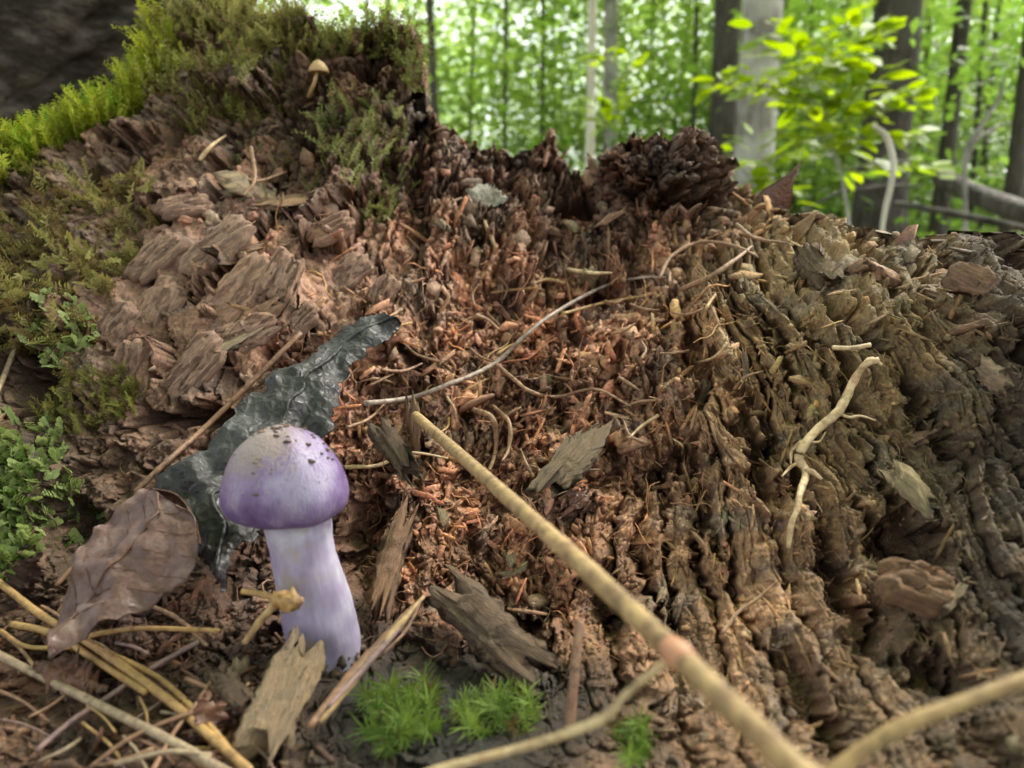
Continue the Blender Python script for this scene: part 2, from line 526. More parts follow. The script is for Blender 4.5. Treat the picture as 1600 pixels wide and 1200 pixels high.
disp_s = plA * (0.6 - 0.2 * w_l - .2 * w_c) * (1 - 0.85 * w_r) + plB * (0.25 + 0.85 * w_c - .1 * w_l) * (1 - .8 * w_r) + plC * (0.05 + 1.25 * w_r) + 1.3 * crumble * (1 - .9 * w_r) + plD * (0.15 + 0.1 * w_r) \
    + plF * (.5 + .7 * w_c - .1 * w_l) * (1 - .9 * w_r) + rib * w_r + fib * (0.35 + 1.2 * w_r) + fine * (1.15 - .25 * w_r) + pits * (0.35 - .1 * w_r + 0.4 * w_c) * (1 - 0.8 * w_l)
disp_l *= amp; disp_s *= amp * (1 - .74 * w_l)
# keep the seat of the purple mushroom calm, sunk hollow behind it
calm = blob(PXF, PYF, 505, 1040, 70, 50)
disp_l = disp_l * (1 - 0.8 * calm); disp_s = disp_s * (1 - .6 * calm)
hole = 0 * PXF
HWX = PXF + 24 * fbm(PXF / 40, PYF / 40, 141, 3); HWY = PYF + 24 * fbm(PXF / 40, PYF / 40, 142, 3)
for hx, hy, hrx, hry, ha, hd in [(560, 870, 45, 120, 15, 60), (310, 655, 110, 20, -6, 75), (30, 600, 60, 60, 0, 70), (1430, 850, 70, 50, 30, 80), (1060, 730, 60, 18, -10, 45),
                                 (930, 465, 60, 22, -10, 35), (1330, 940, 26, 110, -28, 70), (1480, 1060, 90, 30, 25, 60), (110, 830, 50, 60, 0, 55), (640, 560, 30, 16, 0, 35), (1090, 560, 18, 90, -12, 45),
                                 (1180, 700, 20, 100, -15, 50), (575, 128, 30, 24, 0, 36), (520, 340, 70, 16, -20, 40), (250, 330, 50, 14, -20, 45), (1070, 315, 60, 22, 0, 70), (900, 330, 40, 30, 0, 35), (760, 300, 60, 18, -15, 40), (960, 1010, 22, 110, -15, 45), (1270, 1110, 30, 120, -28, 55), (820, 1010, 45, 35, 0, 40)]:
    hb = blob(HWX, HWY, hx, hy, hrx, hry, ha)
    hole = np.maximum(hole, 2.2 * hd * sstep(.22, .7, hb))
edge_fade = sstep(-400, -250, PXF) * sstep(2000, 1850, PXF)
HOUT = P0 - np.array([0.02, 1.5, 0]); HOUT[..., 2] = 0; HOUT /= np.linalg.norm(HOUT, axis=-1)[..., None]      # outward from the heart of the stump
px_m = (DF / F * edge_fade)[..., None]
PD = P0 + (N0 * .5 + HOUT * .55) * disp_l[..., None] * px_m + ((N0 * .28 + HOUT * .95) * (1 - w_r)[..., None] + (N0 * .50 + HOUT * .72) * w_r[..., None]) * (disp_s - hole)[..., None] * px_m
ND = grid_normals(PD)

# natural wood colours by region (dark heartwood, red crumble, olive weathered, charred)
def zone_cols(px, py, cell=None):
    px = np.asarray(px, float); py = np.asarray(py, float)
    zs = [((0.155, 0.100, 0.068), 0.25 + 0 * px),
          ((0.255, 0.168, 0.122), 1.6 * blob(px, py, 340, 470, 250, 190)),
          ((0.270, 0.178, 0.118), 1.9 * blob(px, py, 780, 580, 300, 150)),
          ((0.230, 0.135, 0.085), 1.2 * blob(px, py, 780, 800, 220, 200)),
          ((0.115, 0.075, 0.052), 1.6 * blob(px, py, 900, 290, 330, 80)), ((0.085, 0.058, 0.043), 2.0 * blob(px, py, 1040, 240, 90, 60)),
          ((0.255, 0.205, 0.100), 2.4 * blob(px, py, 1300, 560, 170, 220)),
          ((0.280, 0.190, 0.112), 2.2 * blob(px, py, 1180, 880, 170, 210)),
          ((0.052, 0.042, 0.028), 2.4 * blob(px, py, 1610, 480, 140, 200) + 2.4 * blob(px, py, 1600, 800, 170, 200)),
          ((0.135, 0.105, 0.065), 1.5 * blob(px, py, 1500, 1080, 250, 130)),
          ((0.070, 0.046, 0.032), 2.2 * blob(px, py, 200, 1080, 330, 150)),
          ((0.085, 0.064, 0.040), 1.6 * blob(px, py, 480, 200, 250, 110)),
          ((0.060, 0.048, 0.032), 1.8 * blob(px, py, 40, 560, 150, 280)),
          ((0.014, 0.017, 0.013), 14.0 * blob(px, py, 665, 1115, 165, 72))]
    W = sum(w for _, w in zs)
    return np.array([1.38, 1.18, 1.13]) * sum(w[..., None] * np.array(c) for c, w in zs) / W[..., None]


CC = zone_cols(PXF, PYF)
shade = 0.5 + 0.95 * (0.45 * cA * (1 - w_r) + 0.35 * cC * w_r + 0.35 * cB * w_c + 0.3 * cD)
tone = fbm(PXF / 110, PYF / 110, 103, 3)
CC = CC * (shade * (1 + .55 * np.clip(tone, -.8, .9)))[..., None]
red = sstep(0.55, 0.9, cB) * w_c + 0.6 * sstep(0.6, 0.95, cA) * (1 - w_r)
CC = CC * (1 + red[..., None] * np.array([0.16, 0.0, -0.08]))
grey = sstep(0.1, 0.6, fbm(PXF / 90, PYF / 70, 101, 3))
CC = CC * (1 - 0.35 * grey[..., None]) + 0.35 * grey[..., None] * CC.mean(-1, keepdims=True) * np.array([1.02, 1.0, 0.94])
nr, nc = PD.shape[:2]
ii = np.arange(nr - 1)[:, None] * nc + np.arange(nc - 1)[None]
SQ = np.stack([ii, ii + 1, ii + nc + 1, ii + nc], -1).reshape(-1, 4)
stump = empty('tree_stump', (0, 0.3, 0))
tag(stump, 'broken rotten tree stump of crumbling red-brown and olive wood', 'stump')
body = obj('rotten_wood', fast_mesh('rotten_wood', PD.reshape(-1, 3), SQ, M['stump'], CC.reshape(-1, 3), smooth=False), stump)

# nearest-surface lookup (what the photograph's viewpoint meets first at a pixel), used to rest things on the stump
ZS = 5
zb = np.full((1500 // ZS, 2000 // ZS), 9.0)
sx, sy, sd = project(PD[NS:NS + NB + NFR].reshape(-1, 3))
ix = ((sx + 200) / ZS).astype(int); iy = ((sy + 100) / ZS).astype(int)
ok = (ix >= 0) & (ix < zb.shape[1]) & (iy >= 0) & (iy < zb.shape[0])
np.minimum.at(zb, (iy[ok], ix[ok]), sd[ok])


def sdepth(px, py, rad=0):
    px = np.asarray(px, float); py = np.asarray(py, float)
    jx = np.clip(((px + 200) / ZS).astype(int), 0, zb.shape[1] - 1); jy = np.clip(((py + 100) / ZS).astype(int), 0, zb.shape[0] - 1)
    out = zb[jy, jx]
    for r in range(1, rad + 1):
        for a, b in ((r, 0), (-r, 0), (0, r), (0, -r)):
            out = np.minimum(out, zb[np.clip(jy + a, 0, zb.shape[0] - 1), np.clip(jx + b, 0, zb.shape[1] - 1)])
    return np.where(out > 5, depth0(px, py), out)


def surf_idx(px, py):
    """grid index nearest to a photo pixel"""
    j = np.searchsorted(ucol, px).clip(0, nc - 1)
    fr = np.clip((py - 1225) / (yr[j] - 1225), 0, 1)
    i = np.where(py > 1225, NS + (NB * (1500 - py) / 275), NS + NB + fr * (NFR - 1)).astype(int).clip(0, nr - 1)
    return i, j


# grain direction (world) on the surface: along increasing QB
dQ = np.gradient(QB, axis=0); dQu = np.gradient(QB, axis=1)
GR = np.gradient(P0, axis=0) * np.sign(dQ)[..., None] * 1.0
toA = np.stack([PXF - AX, PYF - AY], -1); toA /= np.linalg.norm(toA, axis=-1)[..., None] + 1e-6
GR = toA[..., 0:1] * CR - toA[..., 1:2] * CU
GR = GR - (GR * N0).sum(-1)[..., None] * N0
GR /= np.linalg.norm(GR, axis=-1)[..., None] + 1e-9


def sample_surface(n, dens):
    """n random visible-surface samples by density dens(px,py)"""
    px = rng.uniform(-60, 1660, n * 12); py = rng.uniform(0, 1260, n * 12)
    keep = (py > np.interp(px, ucol, yr)) & (rng.random(n * 12) < dens(px, py))
    px = px[keep][:n]; py = py[keep][:n]
    i, j = surf_idx(px, py)
    return px, py, PD[i, j], ND[i, j] * .5 + N0[i, j] * .5, GR[i, j], CC[i, j], DF[i, j]


# ------------------------------------------------------------------ unit pieces of debris
def unit_splinter(seed):
    r = np.random.default_rng(seed)
    n = 5; V = []
    for k in range(n):
        t = k / (n - 1)
        w = 0.5 * (0.55 + 0.45 * math.sin(math.pi * (0.15 + 0.7 * t))) * r.uniform(.75, 1.1)
        bend = 0.10 * math.sin(t * 3 + seed) * (t - .5)
        for (a, b) in ((-1, -1), (1, -1), (1, 1), (-1, 1)):
            V.append((t - 0.5 + (r.uniform(-.16, .16) if k in (0, n - 1) else 0), a * w * r.uniform(.8, 1.1), b * w * r.uniform(.7, 1.1) + bend))
    V = np.array(V)
    Q = []
    for k in range(n - 1):
        for j in range(4):
            Q.append((k * 4 + j, k * 4 + (j + 1) % 4, k * 4 + 4 + (j + 1) % 4, k * 4 + 4 + j))
    Q += [(3, 2, 1, 0), (n * 4 - 4, n * 4 - 3, n * 4 - 2, n * 4 - 1)]
    return V, np.array(Q)


def unit_flake(seed):
    r = np.random.default_rng(seed)
    k = 8
    a = np.arange(k) / k * 2 * math.pi + r.uniform(-.25, .25, k)
    rad = 0.5 * r.uniform(.55, 1.15, k)
    x = np.cos(a) * rad; y = np.sin(a) * rad * .75
    curl = r.uniform(-0.9, 0.9)
    z = curl * x * x + r.uniform(-.06, .06, k)
    top = np.c_[x, y, z + .5 * 0.12]; bot = np.c_[x * .92, y * .92, z - .5 * 0.12]
    V = np.vstack([top, bot, [[0, 0, .07]], [[0, 0, -.07]]])
    Q = []
    for j in range(k):
        Q.append((j, k + j, k + (j + 1) % k, (j + 1) % k))
    for j in range(0, k, 2):
        Q.append((2 * k, j, (j + 1) % k, (j + 2) % k))
        Q.append((2 * k + 1, k + (j + 2) % k, k + (j + 1) % k, k + j))
    return V, np.array(Q)


def unit_crumb(seed):
    r = np.random.default_rng(seed)
    V = []; Q = []
    for k in range(4):
        z = math.cos(math.pi * (k + .5) / 4); s = math.sin(math.pi * (k + .5) / 4)
        for j in range(6):
            a = j / 6 * 2 * math.pi + k * .4
            f = .5 * r.uniform(.6, 1.25)
            V.append((math.cos(a) * s * f, math.sin(a) * s * f, z * f))
    for k in range(3):
        for j in range(6):
            Q.append((k * 6 + j, k * 6 + (j + 1) % 6, k * 6 + 6 + (j + 1) % 6, k * 6 + 6 + j))
    Q += [(0, 3, 2, 1), (0, 5, 4, 3), (18, 19, 20, 21), (18, 21, 22, 23)]
    return np.array(V), np.array(Q)


def unit_fibre(seed):
    r = np.random.default_rng(seed)
    n = 9
    t = np.linspace(-.5, .5, n)
    w = r.uniform(-1, 1, 6)
    y = 0.16 * w[0] * np.sin(3 * t + w[1] * 3) + 0.07 * w[2] * np.sin(9 * t + w[3] * 6)
    z = 0.12 * w[4] * np.cos(4 * t + w[5] * 3) + 0.03 * np.sin(13 * t + w[0] * 6)
    return tube(np.c_[t, y, z], 0.014 * (1 - 0.6 * np.abs(t) * 2) + .003, 4, caps=False)


def unit_hair(seed):
    r = np.random.default_rng(seed)
    t = np.linspace(-.5, .5, 6); w = r.uniform(-1, 1, 4)
    y = .18 * w[0] * np.sin(4 * t + w[1] * 3); z = .16 * w[2] * np.cos(5 * t + w[3] * 3) + .1
    hw = .018 * (1 - 1.5 * np.abs(t) ** 1.5)
    V = np.vstack([np.c_[t, y - hw, z], np.c_[t, y + hw, z + .01]])
    return V, np.array([(k, k + 1, k + 7, k + 6) for k in range(5)])


hair = [unit_hair(450 + k) for k in range(10)]
spl = [unit_splinter(100 + k) for k in range(6)]
flk = [unit_flake(200 + k) for k in range(6)]
crm = [unit_crumb(300 + k) for k in range(6)]
fibu = [unit_fibre(400 + k) for k in range(8)]
crumbs = Bag()


def scatter(units, n, dens, smin, smax, aspect, spread, tilt, tint=(1, 1, 1), cvar=.35, lift=0.0, power=2.0):
    px, py, P, N, G, C, D = sample_surface(n, dens)
    m = len(px)
    N = N / np.linalg.norm(N, axis=1)[:, None]
    X, Y, Z = frames(N, G, spread, tilt, m)
    s = (smin + (smax - smin) * rng.random(m) ** power)
    s = s * np.clip(D / 0.19, .6, 1.5)
    sc = np.stack([s * aspect[0], s * aspect[1], s * aspect[2]], -1) * rng.uniform(.75, 1.25, (m, 3))
    c = C * np.array(tint) * rng.uniform(1 - cvar, 1 + cvar, (m, 1)) * (1 + rng.normal(0, .06, (m, 3)))
    V, Fq, Cl = scatter_arrays(units, P + N * lift * s[:, None], X, Y, Z, sc, rng.integers(0, len(units), m), c)
    crumbs.add(V, Fq, Cl)


def d_all(px, py): return 0.35 + 0.65 * np.clip(blob(px, py, 800, 620, 330, 220) + blob(px, py, 780, 850, 230, 200) + sstep(870, 950, py) * sstep(560, 420, px), 0, 1) - 0.3 * np.clip(blob(px, py, 340, 480, 200, 150) + 2.6 * blob(px, py, 665, 1115, 200, 85), 0, 1)
def d_cent(px, py): return np.clip(blob(px, py, 800, 600, 300, 170) + .8 * blob(px, py, 780, 830, 220, 160) + .35 * blob(px, py, 900, 350, 400, 90) + .5 * sstep(900, 960, py) * sstep(520, 420, px), 0, 1)
def d_right(px, py): return np.clip(sstep(950, 1150, px) * sstep(330, 450, py), 0, 1) * .8 + .15
def d_top(px, py): return np.clip(sstep(450, 300, py), 0, 1) * .9 + .05


def clump(f, sc=60, seed=5, lo=-.1, hi=.25):
    return lambda px, py: f(px, py) * sstep(lo, hi, fbm(px / sc, py / sc, seed, 2))


scatter(crm, 7000, clump(d_all, 50, 5), .0003, .0022, (1.3, 1, .7), 1.0, .6, power=3.5)
scatter(flk, 900, clump(d_all, 70, 6), .0010, .0045, (1.5, .8, 1), .8, .6, tint=(1.1, 1.08, 1.02), power=2.5)
scatter(flk, 1300, d_cent, .0010, .0075, (1.5, .75, 1.3), 1.0, .8, tint=(1.25, 1.17, 1.1), power=3)
scatter(spl, 1300, clump(d_cent, 45, 11), .0014, .011, (1, .13, .07), 1.2, .5, tint=(1.3, 1.18, 1.0), lift=.03, power=3)
scatter(spl, 900, clump(d_right, 80, 7), .002, .010, (1, .12, .10), .35, .3, tint=(1.1, 1.08, .95), lift=.02)
scatter(crm, 1800, clump(d_top, 60, 8), .0005, .004, (1.2, 1, .8), 1.0, .7, power=3)
scatter(flk, 400, clump(d_top, 60, 9), .0015, .006, (1.3, 1, 1), 1.0, .8)
scatter(hair, 1500, d_cent, .002, .009, (1, 1, 1), 1.2, .7, tint=(1.4, 1.25, 1.05))
scatter(hair, 5200, d_right, .0015, .006, (1, 1.3, 1), .7, .7, tint=(1.25, 1.2, 1.0))
scatter(hair, 1400, d_all, .002, .008, (1, 1, 1), .9, .6, tint=(1.3, 1.2, 1.05))
scatter(crm, 2600, clump(d_right, 40, 12), .0003, .0018, (1.4, 1, .8), .6, .6, tint=(1.15, 1.12, 1.0), power=3)
scatter(fibu, 260, d_cent, .005, .018, (1, 1, 1), 1.4, .4, tint=(1.45, 1.3, 1.1), lift=.06)
scatter(fibu, 160, d_all, .006, .018, (1, 1, 1), 1.0, .5, tint=(1.4, 1.3, 1.15), lift=.06)
tag(obj('wood_crumbs', crumbs.mesh('wood_crumbs', M['crumb']), stump), kind='stuff')


# bigger pieces, one object each
def chunk_mesh(seed, nx=12, ns=16, L=1.0, W=.34, T=.2):
    """splintered block of wood: ridged along the grain, tapering, ends broken fibre by fibre"""
    r = np.random.default_rng(seed)
    th = np.arange(ns) / ns * 2 * math.pi
    cx = np.sign(np.cos(th)) * np.abs(np.cos(th)) ** .7; cz = np.sign(np.sin(th)) * np.abs(np.sin(th)) ** .7
    ex0 = np.repeat(r.uniform(-.34, .08, ns // 2), 2) + r.uniform(-.07, .07, ns); ex1 = np.repeat(r.uniform(-.34, .08, ns // 2), 2) + r.uniform(-.07, .07, ns)
    rid = 1 + np.tile([-.16, .10], ns // 2) * r.uniform(.3, 1.4, ns) + r.uniform(-.15, .1, ns)
    V = []
    tw = r.uniform(-.5, .5); e0, e1 = r.uniform(.55, 1.0, 2)
    for k in range(nx):
        t = k / (nx - 1)
        taper = np.interp(t, [0, .3, .7, 1], [e0, 1, r.uniform(.85, 1.05), e1]) * r.uniform(.92, 1.06)
        x = (t - .5) * L + (ex0 * -L * max(0, 1 - t * 2.2)) + ex1 * L * max(0, (t - .55) * 2.2)
        bend = .35 * T * math.sin(3 * t + seed); by = .18 * W * math.sin(2.3 * t + seed * 1.7)
        jit = 1 + r.uniform(-.09, .09, ns)
        y = cx * W * .5 * rid * taper * jit; z = cz * T * .5 * rid * taper * jit
        a = tw * (t - .5)
        V.append(np.c_[x, y * math.cos(a) - z * math.sin(a) + by, y * math.sin(a) * T / W + z * math.cos(a) + bend])
    V = np.vstack(V)
    Q = []
    for k in range(nx - 1):
        for j in range(ns):
            Q.append((k * ns + j, k * ns + (j + 1) % ns, (k + 1) * ns + (j + 1) % ns, (k + 1) * ns + j))
    V = np.vstack([V, [[-L * .34, 0, 0]], [[L * .34, 0, 0]]])
    c0 = nx * ns
    for j in range(0, ns, 2):
        Q.append((c0, (j + 2) % ns, (j + 1) % ns, j)); b = (nx - 1) * ns
        Q.append((c0 + 1, b + j, b + (j + 1) % ns, b + (j + 2) % ns))
    return fast_mesh('wood_chunk', V, np.array(Q), M['piece'])


chunks = [chunk_mesh(k, W=w, T=t) for k, (w, t) in enumerate([(.34, .2), (.45, .16), (.25, .18), (.6, .2), (.3, .12), (.5, .28), (.2, .14), (.7, .22)])]


def place_frame(o, pos, X, Z, s):
    X = Vector(X).normalized(); Z = Vector(Z); Z = (Z - X * Z.dot(X)).normalized(); Y = Z.cross(X)
    m = Matrix(((X.x, Y.x, Z.x, pos[0]), (X.y, Y.y, Z.y, pos[1]), (X.z, Y.z, Z.z, pos[2]), (0, 0, 0, 1)))
    o.matrix_basis = m @ Matrix.Diagonal((s[0], s[1], s[2], 1))


def add_chunks(name, n, dens, smin, smax, spread, tilt, flat=1.0, lift=.0):
    px, py, P, N, G, C, D = sample_surface(n, dens)
    X, Y, Z = frames(N, G, spread, tilt, len(px))
    for k in range(len(px)):
        if 330 < px[k] < 570 and 640 < py[k] < 1060: continue
        s = rng.uniform(smin, smax) * min(1.4, max(.6, D[k] / .19))
        o = obj(name, chunks[rng.integers(0, len(chunks))], stump)
        place_frame(o, P[k] + N[k] * lift * s, X[k], Z[k], (s, s, s * flat))


add_chunks('wood_chunk', 14, d_right, .007, .018, .18, .2, lift=-.02)
add_chunks('wood_chunk', 34, d_cent, .004, .010, 1.0, .45, lift=.03)
add_chunks('wood_slab', 14, lambda x, y: np.clip(blob(x, y, 350, 470, 220, 160), 0, 1), .010, .022, .3, .2, flat=.5, lift=.0)
add_chunks('wood_chunk', 24, lambda x, y: np.clip(blob(x, y, 900, 300, 300, 70) + .6 * blob(x, y, 1450, 420, 160, 60), 0, 1), .006, .014, .7, .5, lift=.02)

# ------------------------------------------------------------------ moss and liverwort
def unit_feather(seed, nl=34, flat=True):
    """leafy moss shoot along +Z, length 1"""
    r = np.random.default_rng(seed)
    V = []; Fc = []
    bend = r.uniform(-.35, .35, 2)
    for k in range(nl):
        t = 0.08 + 0.9 * k / (nl - 1)
        base = np.array([bend[0] * t * t, bend[1] * t * t, t])
        ang = (k % 2) * math.pi + r.normal(0, .5) if flat else k * 2.4 + r.normal(0, .3)
        L = (.20 if flat else .17) * (1.15 - .75 * abs(t - .35)) * r.uniform(.7, 1.2)
        up = .55 + .4 * t
        d = np.array([math.cos(ang), math.sin(ang), up]); d /= np.linalg.norm(d)
        sd = np.cross(d, [0, 0, 1.0]); sd /= np.linalg.norm(sd)
        w = L * .17
        i = len(V)
        V += [base, base + d * L * .45 + sd * w, base + d * L + np.array([0, 0, -.04]), base + d * L * .45 - sd * w]
        Fc.append((i, i + 1, i + 2, i + 3))
    i = len(V)
    q = np.array([bend[0], bend[1], 1.0])
    V += [np.array([-.012, 0, 0]), np.array([.012, 0, 0]), q + [.006, 0, 0], q - [.006, 0, 0]]
    Fc.append((i, i + 1, i + 2, i + 3))
    return np.array(V), np.array(Fc)


def unit_star(seed, nl=26):
    """haircap-like shoot: long narrow arching blades"""
    r = np.random.default_rng(seed)
    V = []; Fc = []
    for k in range(nl):
        t = .1 + .8 * k / nl
        ang = k * 2.4 + r.normal(0, .2)
        L = r.uniform(.4, .8); w = .026
        o = np.array([math.cos(ang), math.sin(ang), 0]); sd = np.array([-math.sin(ang), math.cos(ang), 0])
        b = np.array([0, 0, t])
        p1 = b + o * L * .35 + np.array([0, 0, L * .38]); p2 = b + o * L * .85 + np.array([0, 0, L * (.45 + .3 * t)])
        i = len(V)
        V += [b - sd * w, b + sd * w, p1 + sd * w * 1.2, p1 - sd * w * 1.2, p2 + sd * w * .25, p2 - sd * w * .25]
        Fc += [(i, i + 1, i + 2, i + 3), (i + 3, i + 2, i + 4, i + 5)]
    return np.array(V), np.array(Fc)


def unit_round(seed, nl=12):
    """leafy liverwort: overlapping round leaflets along a creeping stem (+Z)"""
    r = np.random.default_rng(seed)
    V = []; Fc = []
    for k in range(nl):
        t = k / (nl - 1); sgn = 1 if k % 2 else -1
        R = .13 * r.uniform(.8, 1.2)
        c = np.array([sgn * .10, .03 + r.uniform(-.02, .05), t])
        nx = np.array([1, 0, 0]) * sgn + np.array([0, r.normal(0, .2), 0]); ny = np.array([0, .35, .95])
        i = len(V); m = 8
        for j in range(m):
            a = j / m * 2 * math.pi
            V.append(c + nx * math.cos(a) * R + ny * math.sin(a) * R + np.array([0, .25 * R * math.cos(a) ** 2, 0]))
        Fc += [(i, i + 1, i + 2, i + 3), (i, i + 3, i + 4, i + 7), (i + 4, i + 5, i + 6, i + 7)]
    return np.array(V), np.array(Fc)


feat = [unit_feather(500 + k) for k in range(6)]
feat3 = [unit_feather(520 + k, 24, False) for k in range(5)]
stars = [unit_star(540 + k) for k in range(5)]
rounds = [unit_round(560 + k) for k in range(5)]


def poly_in(px, py, poly):
    poly = np.asarray(poly, float)
    ins = np.zeros(px.shape, bool)
    x0, y0 = poly[-1]
    for x1, y1 in poly:
        c = ((y0 > py) != (y1 > py)) & (px < (x1 - x0) * (py - y0) / (y1 - y0 + 1e-9) + x0)
        ins ^= c
        x0, y0 = x1, y1
    return ins


def moss(units, n, poly, length, c_lo, c_hi, lean=(0, -.4, .5), tilt=.35, brown=0.0, width=1.0, clumpy=.5, sink=.15, over=14, shade_seed=3):
    poly = np.asarray(poly, float)
    px = rng.uniform(poly[:, 0].min(), poly[:, 0].max(), n * 10); py = rng.uniform(poly[:, 1].min(), poly[:, 1].max(), n * 10)
    k = poly_in(px, py, poly) & (py > np.interp(px, ucol, yr) - over)
    k &= rng.random(len(px)) < (1 - clumpy) + clumpy * sstep(-.15, .25, fbm(px / 40, py / 40, shade_seed, 2)) 
    px = px[k][:n]; py = py[k][:n]
    i, j = surf_idx(px, np.maximum(py, np.interp(px, ucol, yr)))
    i = np.minimum(i + (py < np.interp(px, ucol, yr) + 3) * rng.integers(0, 5, len(px)), nr - 1)
    P = PD[i, j]; N = N0[i, j] * .7 + ND[i, j] * .3
    m = len(px)
    Z = N + np.array(lean) + rng.normal(0, tilt, (m, 3)); Z /= np.linalg.norm(Z, axis=1)[:, None]
    X = rng.normal(0, 1, (m, 3)); X -= (X * Z).sum(1)[:, None] * Z; X /= np.linalg.norm(X, axis=1)[:, None]
    Y = np.cross(Z, X)
    L = length * rng.uniform(.6, 1.25, m)
    sc = np.stack([L * width, L * width, L], -1)
    t = np.clip(rng.random((m, 1)) * .6 + .4 * sstep(-.3, .3, fbm(px / 50, py / 50, 9, 2))[:, None], 0, 1)
    c = np.array(c_lo) * (1 - t) + np.array(c_hi) * t
    b = (rng.random(m) < brown)[:, None]
    c = np.where(b, np.array((.12, .085, .03)) * rng.uniform(.7, 1.3, (m, 1)), c)
    return scatter_arrays(units, P - Z * (L * sink)[:, None], X, Y, Z, sc, rng.integers(0, len(units), m), c)


def moss_obj(name, label, arrs, kind='stuff', cat='moss'):
    b = Bag()
    for V, Fq, Cl in arrs: b.add(V, Fq, Cl)
    return tag(obj(name, b.mesh(name, M['moss'])), label, cat, kind=kind)


LO, HI = (.07, .12, .02), (.20, .27, .04)
moss_obj('moss_mat', 'bright yellow-green feathery moss draped along the shoulder of the stump', [
    moss(feat, 760, [(-60, 225), (60, 205), (150, 120), (200, 90), (260, 40), (300, 110), (230, 170), (140, 225), (50, 275), (-60, 310)], .0135, (.16, .20, .02), (.42, .44, .06), lean=(-.2, -.3, .6), over=10),
    moss(feat3, 300, [(-60, 215), (60, 205), (150, 130), (220, 90), (200, 170), (60, 270), (-60, 300)], .013, (.12, .24, .02), (.26, .42, .05), lean=(-.2, -.2, .7), over=10)])
moss_obj('moss_cap', 'olive moss tufts crowning the tall broken top of the stump', [
    moss(feat, 520, [(235, 120), (245, 20), (330, -30), (480, -20), (500, 60), (420, 90), (330, 70), (290, 130)], .0115, (.13, .12, .035), (.34, .32, .10), brown=.15, over=12),
    moss(feat3, 280, [(440, 60), (480, 0), (560, 20), (660, 10), (670, 90), (640, 170), (600, 80), (520, 90)], .012, (.08, .09, .02), (.20, .21, .05), brown=.2, over=10),
    moss(feat, 200, [(220, 140), (330, 70), (430, 90), (420, 170), (300, 210)], .011, (.12, .125, .03), (.26, .25, .07), brown=.35)])
moss_obj('moss_wisps', 'thin grey-olive moss wisps on the dark wood below the stump top', [
    moss(feat, 130, [(500, 160), (600, 160), (650, 250), (640, 320), (560, 350), (500, 260)], .010, (.13, .14, .04), (.24, .25, .085), brown=.15),
    moss(feat, 60, [(320, 200), (500, 200), (500, 320), (380, 330)], .006, (.09, .09, .035), (.15, .15, .06), brown=.3, clumpy=.8)])
moss_obj('moss_fringe', 'straggling olive and rusty moss hanging down the side of the stump', [
    moss(feat, 320, [(-60, 300), (180, 250), (260, 300), (200, 400), (150, 520), (60, 560), (-60, 560)], .0125, (.13, .12, .035), (.30, .27, .09), lean=(-.2, -.6, -.1), brown=.4, tilt=.5),
    moss(feat, 150, [(40, 600), (200, 580), (230, 640), (120, 680), (40, 660)], .006, (.10, .10, .02), (.18, .18, .04), brown=.3)])
moss_obj('leafy_liverwort', 'pale round-leaved liverwort growing on the dark wood beside the mushroom', [
    moss(rounds, 420, [(-60, 670), (60, 660), (115, 720), (105, 850), (40, 880), (-60, 900)], .0042, (.12, .16, .05), (.27, .32, .12), lean=(.1, -.7, .1), tilt=.7, sink=.0, clumpy=.3),
    moss(feat3, 240, [(-60, 700), (70, 690), (80, 880), (-60, 930)], .005, (.06, .11, .02), (.14, .22, .04), lean=(.1, -.7, .1))])
moss_obj('round_leaved_liverwort', 'small sprig of pale round-leaved liverwort under the hanging rusty moss', [
    moss(rounds, 110, [(60, 470), (140, 460), (150, 540), (90, 575), (40, 540)], .0045, (.14, .18, .06), (.29, .34, .14), lean=(.1, -.6, -.2), tilt=.6, sink=.0, clumpy=.2)])


def tuft(label, poly, n, L, **kw):
    V, Fq, Cl = moss(stars, n, poly, L, (.06, .11, .016), (.20, .28, .06), clumpy=0, over=0, brown=.1, **kw)
    b = Bag(); b.add(V, Fq, Cl)
    return tag(obj('moss_tuft', b.mesh('moss_tuft', M['moss'])), label, 'moss', 'bright green moss tufts on the black wood')


tuft('large bright green moss tuft on the black wood below the mushroom', [(578, 1090), (630, 1078), (680, 1090), (690, 1130), (660, 1165), (600, 1180)], 44, .0048, lean=(-.1, -.8, .4), tilt=.5)
tuft('bright green moss tuft on the black wood above the forked pale twig', [(705, 1105), (760, 1090), (835, 1100), (845, 1135), (770, 1150), (720, 1140)], 38, .0044, lean=(.1, -.8, .4), tilt=.5)
tuft('small bright green moss tuft under the forked pale twig', [(965, 1150), (1000, 1135), (1015, 1180), (985, 1205)], 13, .0038, lean=(0, -.8, .3), tilt=.5)

# ------------------------------------------------------------------ purple mushroom
def smooth_path(pts, n): return catmull(pts, n)


def lathe(path, rad, ns, wob=0.0, seed=0):
    return tube(path, rad, ns, seed=seed, rough=wob, rough_scale=60, caps=False)


mush_base = at(512, 1035, .1365)
mushroom = empty('mushroom', mush_base)
tag(mushroom, 'purple mushroom with domed cap and stout lilac stem at the foot of the stump', 'mushroom')
